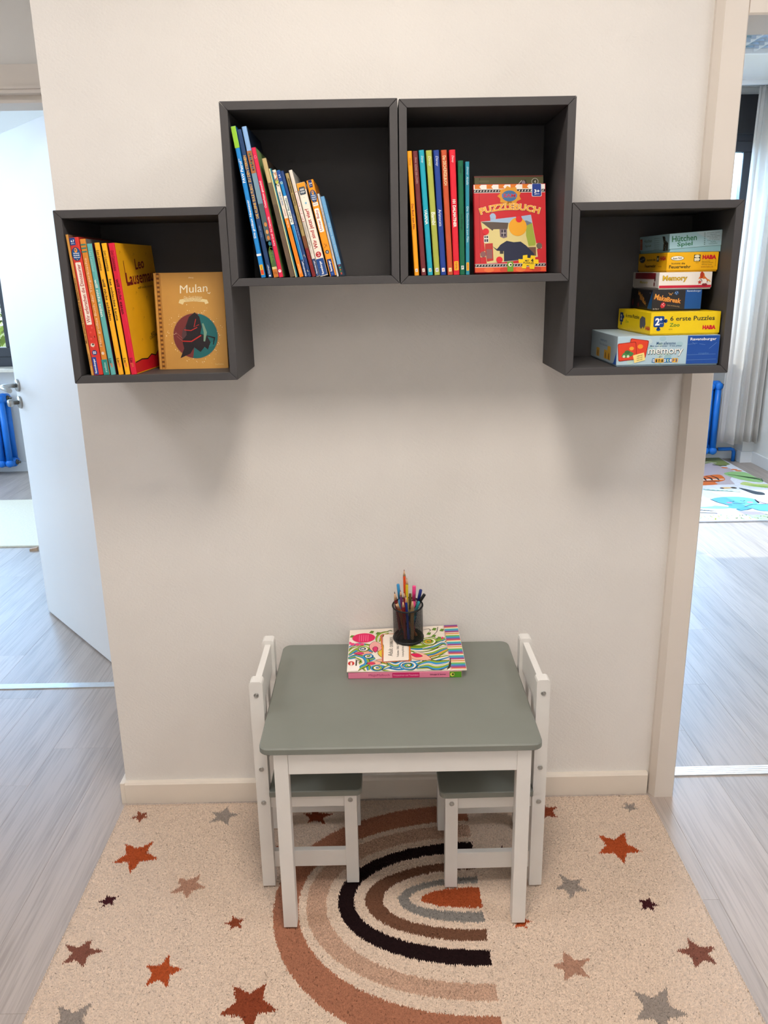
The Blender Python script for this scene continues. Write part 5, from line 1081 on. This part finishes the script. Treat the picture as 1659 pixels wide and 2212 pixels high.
def az(u, v): return .5008 + v * (.0200 + .0095 * u) - .0012 * u * (1 - v)
def axy(u, v): return (-.1176 + .0022 * v + u * (.2953 - .0070 * v), -.2045 + .1985 * v)
adult = thing('colouring_book', 'thin colouring book with swirling waves and striped edge, on the pink one', 'book', (0, 0, 0))
def sheet(name, off, thick, m, ins=0.0):
    n = 22; V = []; F = []
    for lay in (0, 1):
        for j in range(n + 1):
            for i in range(n + 1):
                u, v = ins + (1 - 2 * ins) * i / n, ins + (1 - 2 * ins) * j / n; x, y = axy(u, v); V.append((x, y, az(u, v) - off - thick * lay))
    N1 = (n + 1) ** 2; I = lambda i, j, l: l * N1 + j * (n + 1) + i
    for j in range(n):
        for i in range(n):
            F.append((I(i, j, 0), I(i + 1, j, 0), I(i + 1, j + 1, 0), I(i, j + 1, 0))); F.append((I(i, j, 1), I(i, j + 1, 1), I(i + 1, j + 1, 1), I(i + 1, j, 1)))
    for i in range(n):
        F += [(I(i, 0, 0), I(i, 0, 1), I(i + 1, 0, 1), I(i + 1, 0, 0)), (I(i, n, 0), I(i + 1, n, 0), I(i + 1, n, 1), I(i, n, 1)), (I(0, i, 0), I(0, i + 1, 0), I(0, i + 1, 1), I(0, i, 1)), (I(n, i, 0), I(n, i, 1), I(n, i + 1, 1), I(n, i + 1, 0))]
    me = bpy.data.meshes.new(name); me.from_pydata(V, [], F); me.materials.append(m); o = bpy.data.objects.new(name, me); C.objects.link(o); o.parent = adult
sheet('cover', 0, .0004, board_mat('f4e6d6')); sheet('pages', .0005, .0016, PAPER, .004)
AWm, AHm = .292, .1985
k = Ink((0, 0, 0), (1, 0, 0), (0, 1, 0), warp=lambda u, v: (*axy(u, v), az(u, v)))
def A(px, py):
    t = min(max((1250 - py) / (1250 - 760), 0), 1.0); v = t * .86 / (1 - .14 * (1 - t)) if False else t
    xl = 150 + 35 * t; xr = 1497 - 107 * t
    return ((px - xl) / (xr - xl), v)
def inside(p): return (min(max(p[0], .003), .997), min(max(p[1], .004), .996))
def ap(pts, c, lay): k.poly([inside(A(*p)) for p in pts], c, lay)
def ast(pts, wd, c, lay, taper=False):
    # densify so the stroke follows the curve of the cover
    P = [A(*p) for p in pts]; Q = []
    for a, b_ in zip(P, P[1:]):
        for i in range(2): Q.append((a[0] + (b_[0] - a[0]) * i / 2, a[1] + (b_[1] - a[1]) * i / 2))
    Q.append(P[-1]); k.stroke([inside(q) for q in Q], wd, c, lay, taper)
def quadstrip(Pa, Pb, c, lay):
    a = [inside(A(*p)) for p in Pa]; b_ = [inside(A(*p)) for p in Pb]; n = len(a)
    k._add(a + b_, [(q, n + q, n + q + 1, q + 1) for q in range(n - 1)], lin_hex(c), lay)
def lin_hex(c): return c
def wave(pts, cols, wd, lay):
    """a swelling ribbon of coloured stripes between two black outlines"""
    S_ = smooth(pts, 7); n = len(S_); W_ = len(cols) * wd; L_ = []
    for q in range(n):
        a, b_ = S_[max(q - 1, 0)], S_[min(q + 1, n - 1)]; dx, dy = b_[0] - a[0], b_[1] - a[1]; dd = math.hypot(dx, dy) or 1
        sw = .35 + .85 * math.sin(math.pi * (q + 1) / (n + 1)) ** .8; L_.append((S_[q], (-dy / dd * sw, dx / dd * sw)))
    def edge(f): return [(p[0] + nv[0] * W_ * (f - .5) * 1.5, p[1] + nv[1] * W_ * (f - .5) * 1.0) for p, nv in L_]
    m_ = len(cols)
    for q, c in enumerate(cols): quadstrip(edge(q / m_), edge((q + 1) / m_), c, lay)
    for f in (0, 1): quadstrip(edge(f - .035), edge(f + .035), '2a2418', lay + 1)
    quadstrip(edge(.5 - .018), edge(.5 + .018), '2a2418', lay + 1)
def curl(cx, cy, r, cols, lay):
    for i, c in enumerate(cols):
        rr_ = r * (1 - i / len(cols)); P = [A(cx + 1.35 * rr_ * math.cos(a), cy + .62 * rr_ * math.sin(a)) for a in np.linspace(0, 6.28, 22, endpoint=False)]
        k.poly([inside(p) for p in P], c, lay + i)
    ast([(cx + 1.35 * r * (1 - t / 14) * math.cos(.9 * t * .8), cy + .62 * r * (1 - t / 14) * math.sin(.9 * t * .8)) for t in range(14)], .007, '1c1810', lay + len(cols) + 1)
GR, BL, WH, OR, PK = '8fae2a', '2f90c8', 'f4e8d8', 'e0a02a', 'f0a0a0'
wave([(160, 1060), (230, 1000), (310, 975), (400, 985), (450, 1030)], [GR, WH, GR, BL], 16, 1)
wave([(165, 1110), (260, 1090), (330, 1110), (400, 1130), (470, 1110)], [BL, GR, BL, WH], 15, 3)
wave([(250, 1235), (300, 1190), (350, 1160), (330, 1110), (250, 1080)], [GR, WH, BL, GR], 16, 5)
wave([(430, 1225), (520, 1190), (620, 1215), (740, 1235), (860, 1215), (950, 1180)], [GR, WH, BL, WH, GR], 15, 1)
wave([(620, 1160), (700, 1190), (800, 1160), (880, 1180), (980, 1160)], [BL, WH, GR, BL], 14, 4)
wave([(850, 1010), (950, 1020), (1060, 1010), (1160, 960), (1260, 920)], [GR, GR, BL, WH, GR], 16, 1)
wave([(900, 1060), (1000, 1090), (1120, 1080), (1220, 1040), (1290, 1020)], [WH, GR, BL, OR, GR], 14, 3)
wave([(960, 1200), (1060, 1180), (1150, 1200), (1240, 1190), (1310, 1170)], [GR, BL, WH, GR, BL], 16, 5)
wave([(980, 1120), (1080, 1140), (1180, 1120), (1300, 1100)], [WH, GR, WH, BL], 13, 3)
wave([(860, 960), (960, 970), (1050, 960)], [BL, WH, GR], 14, 5)
wave([(170, 985), (230, 960), (300, 945), (360, 960)], [BL, WH, GR], 12, 1)
wave([(560, 1225), (650, 1190), (720, 1170), (800, 1150)], [GR, WH, BL], 12, 2)
wave([(1000, 1020), (1120, 1000), (1220, 960), (1270, 980)], [WH, BL, GR], 12, 2)
wave([(930, 1230), (1050, 1225), (1180, 1230), (1300, 1220)], [BL, GR, WH], 11, 3)
wave([(300, 1150), (360, 1190), (380, 1240)], [GR, BL, WH, GR], 14, 3)
wave([(560, 1130), (640, 1165), (760, 1180)], [OR, WH, GR], 10, 2)
curl(1065, 940, 75, [GR, WH, GR, OR, GR], 7); curl(840, 1195, 80, [BL, WH, BL, GR, WH], 7); curl(330, 1000, 55, [GR, WH, '5a8a9a', WH], 7); curl(490, 1215, 55, [BL, GR, WH, BL], 7); curl(390, 1085, 45, [BL, WH, GR], 7)
for pts, c, lay in (([(400, 970), (460, 915), (540, 960), (530, 1020), (440, 1030)], 'f0a8a0', 6), ([(440, 1000), (470, 975), (500, 1000), (470, 1045)], 'e0306a', 7), ([(240, 1050), (330, 1025), (440, 1045), (330, 1075)], 'f0a890', 6), ([(230, 1050), (300, 1035), (340, 1050), (300, 1065)], 'e0306a', 7),
                    ([(370, 1165), (450, 1140), (540, 1165), (450, 1195)], 'f4b49c', 6), ([(375, 1165), (430, 1150), (470, 1165), (430, 1180)], 'e02a5a', 7), ([(865, 1080), (950, 1060), (1050, 1090), (1100, 1145), (960, 1140), (880, 1120)], 'f4b49c', 6), ([(870, 1075), (940, 1070), (1000, 1100), (930, 1110)], 'e8285a', 7),
                    ([(520, 1000), (560, 960), (560, 1100), (500, 1060)], 'e8c83a', 5), ([(600, 1170), (540, 1150), (480, 1130), (560, 1120)], 'f0b09a', 5)):
    q_ = smooth(pts, 5, True); ap(q_, c, lay); ast(q_ + q_[:1], .004, '2a2418', lay + 1)
# vine and leaves
ast([(1010, 800), (1070, 790), (1090, 810), (1070, 825)], .006, '2a2a1c', 4); ast([(1040, 900), (1110, 880), (1160, 830), (1170, 775)], .006, '2a2a1c', 4); ast([(1110, 880), (1160, 910)], .005, '2a2a1c', 4)
for x, y in ((1070, 850), (1130, 800), (1125, 880), (1215, 815), (1185, 905), (500, 820), (430, 800), (210, 845)): ap([(x - 28, y + 8), (x - 8, y - 18), (x + 26, y - 12), (x + 14, y + 16)], '6f9a2c', 5); ast([(x - 28, y + 8), (x + 26, y - 12)], .004, '2a3a1c', 6)
ap([(1205, 905), (1225, 890), (1240, 905), (1222, 920)], 'e83a78', 6)
wave([(500, 920), (510, 870), (550, 830), (620, 810)], [GR, WH, GR], 14, 2); ast([(600, 800), (640, 790), (660, 800)], .02, '4a6a2c', 3, True)
# magenta oval, label panel, logo corner
P = [A(340 + 128 * math.cos(a), 868 + 56 * math.sin(a)) for a in np.linspace(0, 6.28, 30, endpoint=False)]; k.poly([inside(p) for p in P], 'e3185e', 9)
for i in range(5): ap([(285 + 24 * i, 910 - 8 * (i % 2)), (290 + 24 * i, 832), (297 + 24 * i, 832), (293 + 24 * i, 912)], 'f4709a', 10)
for x, y in ((215, 940), (270, 945), (320, 945), (180, 925)): P = [A(x + 26 * math.cos(a), y + 16 * math.sin(a)) for a in np.linspace(0, 6.28, 12, endpoint=False)]; k.poly([inside(p) for p in P], 'e8447a', 8); 
for i, c in enumerate(('d86a1c', 'e8b02a', 'c83a6a', '7a4a9a', 'e0802a')):
    o_ = 4 * i; ast([(545 - o_, 835 + o_), (838 + o_, 835 - o_), (872 - o_, 1140 + o_), (552 + o_, 1160 - o_), (545 - o_, 835 + o_)], .012, c, 9 + i)
ap([(568, 840), (822, 840), (842, 1140), (562, 1150)], 'fbeee0', 14)
def atext(s_, x, y, L, hgt, lay=16):
    V, F = glyphs(s_, .0, .0); mn, mx = V.min(0), V.max(0); sp = mx - mn
    Pp = [A(x - ((p[1] - (mn + mx)[1] / 2) / sp[1]) * -hgt * -1 if False else x + ((p[1] - (mn + mx)[1] / 2) / sp[1]) * -hgt, y - ((p[0] - (mn + mx)[0] / 2) / sp[0]) * L) for p in V]
    k._add([inside(p) for p in Pp], F, '2a2420', lay)
atext('Adult', 640, 1050, 85, 52); atext('COLOURING BOOK', 650, 935, 120, 38); atext('Volume 1001 Malen', 722, 1010, 190, 26); atext('Colouring BOOKS Erwachsene', 782, 1005, 200, 26)
ap([(150, 1250), (158, 1115), (240, 1120), (285, 1160), (295, 1215), (275, 1250)], 'fbf2e8', 11); P = [A(200 + 36 * math.cos(a), 1163 + 24 * math.sin(a)) for a in np.linspace(0, 6.28, 18, endpoint=False)]; k.poly(P, 'c8281c', 12); ap([(190, 1185), (192, 1150), (212, 1150), (210, 1185)], 'fbe8d8', 13); ast([(255, 1190), (258, 1130)], .012, '3a342c', 13)
# striped edge
cols = ['f6e8d6', 'd87a4a', 'b8447a', '7a5a9a', '3f8ac0', '3fae9a', '8aae3a', 'f6e8d6', 'e08a2a', 'e8d8c0', 'b03a6c', '6f6aa8', '4a9ac8', '46b49a']
n = 46
for i in range(n):
    v0, v1 = .003 + .994 * i / n, .003 + .994 * (i + 1) / n
    sk = .03 * 0
    k.poly([(.872, v0), (.997, v0), (.997, v1), (.872, v1)], cols[i % len(cols)], 10)
for i in range(40): v = .01 + .98 * i / 40; k.stroke([(.862, v), (.878, v + .006)], .005, ('e87a8a', 'f0a8a0', '8a5a6a')[i % 3], 11)
for i in range(5): ast([(1275 + 6 * i, 1245 - 4 * i), (1295 + 5 * i, 1215 - 22 * (i % 3)), (1312, 1190 - 15 * i)], .006, '2a2418', 12)
k.build('cover_print', adult)

# ================================================================== MESH CUP AND PENS
cu_, cv_ = (.0395 + .1164) / .2935, (.2045 - .058) / .1985
cup = thing('pencil_cup', 'round black wire mesh pencil cup standing on the colouring book', 'cup', (.0395, -.0585, az(cu_, cv_) + .0020), (math.radians(7.0), math.radians(-1.0), 0))
CR, CH = .0385, .0975
b = MB(); n, m = 64, 42
hz = CH / m
V = [[b.bm.verts.new((CR * math.cos(2 * math.pi * (i + .5 * (j % 2)) / n), CR * math.sin(2 * math.pi * (i + .5 * (j % 2)) / n), j * hz)) for i in range(n)] for j in range(m + 1)]
# diamond cells: each diamond has an open centre, made by four thin strips
def strip(p, q, wd):
    c = Vector((p.x + q.x, p.y + q.y, 0)).normalized(); d_ = (q - p).normalized(); s_ = d_.cross(c) * wd / 2
    vs = [b.bm.verts.new(x) for x in (p + s_, q + s_, q - s_, p - s_)]; b.bm.faces.new(vs)
for j in range(m):
    for i in range(n):
        p = V[j][i].co
        if j % 2 == 0: a_, c_ = V[j + 1][i].co, V[j + 1][(i - 1) % n].co
        else: a_, c_ = V[j + 1][(i + 1) % n].co, V[j + 1][i].co
        strip(p, a_, .0010); strip(p, c_, .0010)
bmesh.ops.delete(b.bm, geom=[v for row in V for v in row], context='VERTS')
b.build('mesh_wall', BLACKM, cup, kind='stuff')
b = MB(); b.lathe([(CR + .0022 * math.cos(a), CH + .0022 * math.sin(a)) for a in np.linspace(0, 6.283, 9)[:-1]], n=48, closed=True); b.build('rim', BLACKM, cup)
b = MB(); b.lathe([(.001, .0002), (CR + .0018, .0002), (CR + .0022, .003), (CR + .0004, .0065), (CR - .0014, .0065), (CR - .0016, .0022), (.001, .0020)], n=48, closed=True); b.build('base', BLACKM, cup)

Mc = Matrix.Translation(cup.location) @ cup.rotation_euler.to_matrix().to_4x4(); Mi = Mc.inverted()
PENS = [('orange', (.0304, -.05, .7084), 'p', 'f0561c', .0036, 'a04a20', 'long orange pencil reaching highest out of the black mesh cup'), ('yellow', (.0389, -.055, .6874), 'p', 'e8cf2c', .0036, 'c8a83a', 'yellow pencil, second highest in the black mesh cup'),
  ('sky', (.0143, -.05, .6676), 'f', '3c9ad4', .0040, None, 'sky blue felt pen with a flat top in the black mesh cup'), ('maroon', (.0035, -.06, .652), 'p', '7c1f28', .0045, '3a1414', 'thick maroon pencil leaning outward over the cup rim'),
  ('purple', (.0194, -.07, .6582), 'p', '7c4074', .0036, 'b84a5a', 'purple pencil standing upright in the black mesh cup'), ('pink', (.0534, -.05, .6613), 'f', 'f4478f', .0048, None, 'hot pink felt pen with a flat top in the black mesh cup'),
  ('navy', (.0736, -.06, .6543), 'f', '20307c', .0042, None, 'navy blue felt pen leaning beside the black pen'), ('black', (.0809, -.065, .6451), 'f', '161618', .0042, None, 'black felt pen leaning out of the mesh cup'),
  ('olive', (.0467, -.04, .6376), 'f', '6c5a2a', .0036, None, 'olive brown pencil with its blunt end up, behind the pink felt pen'), ('crimson', (.0288, -.062, .6515), 'p', 'a02430', .0034, '2a1a1c', 'crimson pencil in front of the long orange pencil'),
  ('blue', (.0303, -.085, .6507), 'p', '22409c', .0036, '2a3a8a', 'dark blue pencil in front of the yellow pencil'), ('tan', (.0493, -.09, .645), 'p', 'a8875c', .0046, '6a1c1c', 'thick natural wood pencil with a dark red tip at the cup front'),
  ('brown', (.0115, -.082, .6364), 'p', '9c5a34', .0040, 'a8622c', 'brown pencil with an ochre tip at the cup front'), ('red', (.0277, -.090, .6414), 'p', '8c2420', .0038, '8a1a18', 'dark red pencil with a short tip at the cup front'),
  ('copper', (.0047, -.075, .6261), 'p', 'b36c3e', .0042, '7a4a2c', 'short copper coloured pencil just above the cup rim'), ('cyan', (.0654, -.083, .6316), 'f', '2c8c96', .0036, None, 'short teal felt pen just above the cup rim')]
tips = [Mi @ Vector(q[1]) for q in PENS]; bases = []
for t_ in tips:
    f = CH / t_.z; xy = Vector((t_.x, t_.y)); R_ = xy * .86
    if R_.length > .0305: R_ = R_.normalized() * .0305
    B_ = (R_ - xy * f) / (1 - f)
    if B_.length > .030: B_ = B_.normalized() * .030
    bases.append(B_)
def clampv(v, r): return v if v.length <= r else v.normalized() * r
for it in range(400):                       # push the pens apart so none passes through another
    for i in range(len(PENS)):
        for j in range(i):
            need = PENS[i][4] + PENS[j][4] + .0012
            for s_ in (0, .15, .3, .5, .7, .85, 1):
                zz = min(tips[i].z, tips[j].z) * s_
                a_ = bases[i].lerp(tips[i].xy, zz / tips[i].z); c_ = bases[j].lerp(tips[j].xy, zz / tips[j].z); dv = a_ - c_; L_ = dv.length or 1e-5
                if L_ < need:
                    p_ = dv / L_ * (need - L_) * .25
                    bases[i] = clampv(bases[i] + p_ * (1 - s_), .0325); bases[j] = clampv(bases[j] - p_ * (1 - s_), .0325)
                    tips[i].y += p_.y * s_; tips[j].y -= p_.y * s_; tips[i].x += p_.x * s_ * .35; tips[j].x -= p_.x * s_ * .35
    for i in range(len(PENS)):              # keep them inside the rim
        f = CH / tips[i].z; pos = bases[i].lerp(tips[i].xy, f); lim = CR - .0022 - PENS[i][4]
        if pos.length > lim:
            q_ = pos.normalized() * lim - pos; bases[i] = clampv(bases[i] + q_ * .8, .0325); tips[i].y += q_.y * .5; tips[i].x += q_.x * .25
for (nm, _, kind, col, rad, lead, lab), t_, b_ in zip(PENS, tips, bases):
    p0 = Mc @ Vector((b_.x, b_.y, .0055)); p1 = Mc @ t_; dv = p1 - p0; L_ = dv.length
    t = thing('pencil' if kind == 'p' else 'felt_pen', lab, 'pencil' if kind == 'p' else 'pen', p0, dv.to_track_quat('Z', 'Y').to_euler(), 'pencils and pens in the mesh cup')
    bm_ = mat('lacquer_' + col, col, .3)
    if kind == 'p':
        cl = rad * 5.2; b = MB(); b.cone((0, 0, 0), (0, 0, L_ - cl), rad, rad, 6); b.build('body', bm_, t)
        b = MB(); b.cone((0, 0, L_ - cl), (0, 0, L_ - cl * .25), rad * .98, rad * .32, 12); b.build('wood_cone', mat('sharpened_wood', 'd9ad84', .7, var=.08, vscale=200), t)
        b = MB(); b.cone((0, 0, L_ - cl * .25), (0, 0, L_), rad * .31, rad * .06, 10); b.build('lead', mat('lead_' + lead, lead, .5), t)
    else:
        b = MB(); b.cone((0, 0, 0), (0, 0, L_ - .042), rad * .93, rad * .93, 16); b.build('body', bm_, t)
        b = MB(); b.lathe([(rad * .5, L_ - .042), (rad, L_ - .0415), (rad, L_ - .001), (rad * .85, L_), (rad * .001, L_)], n=16); b.build('cap', bm_, t)
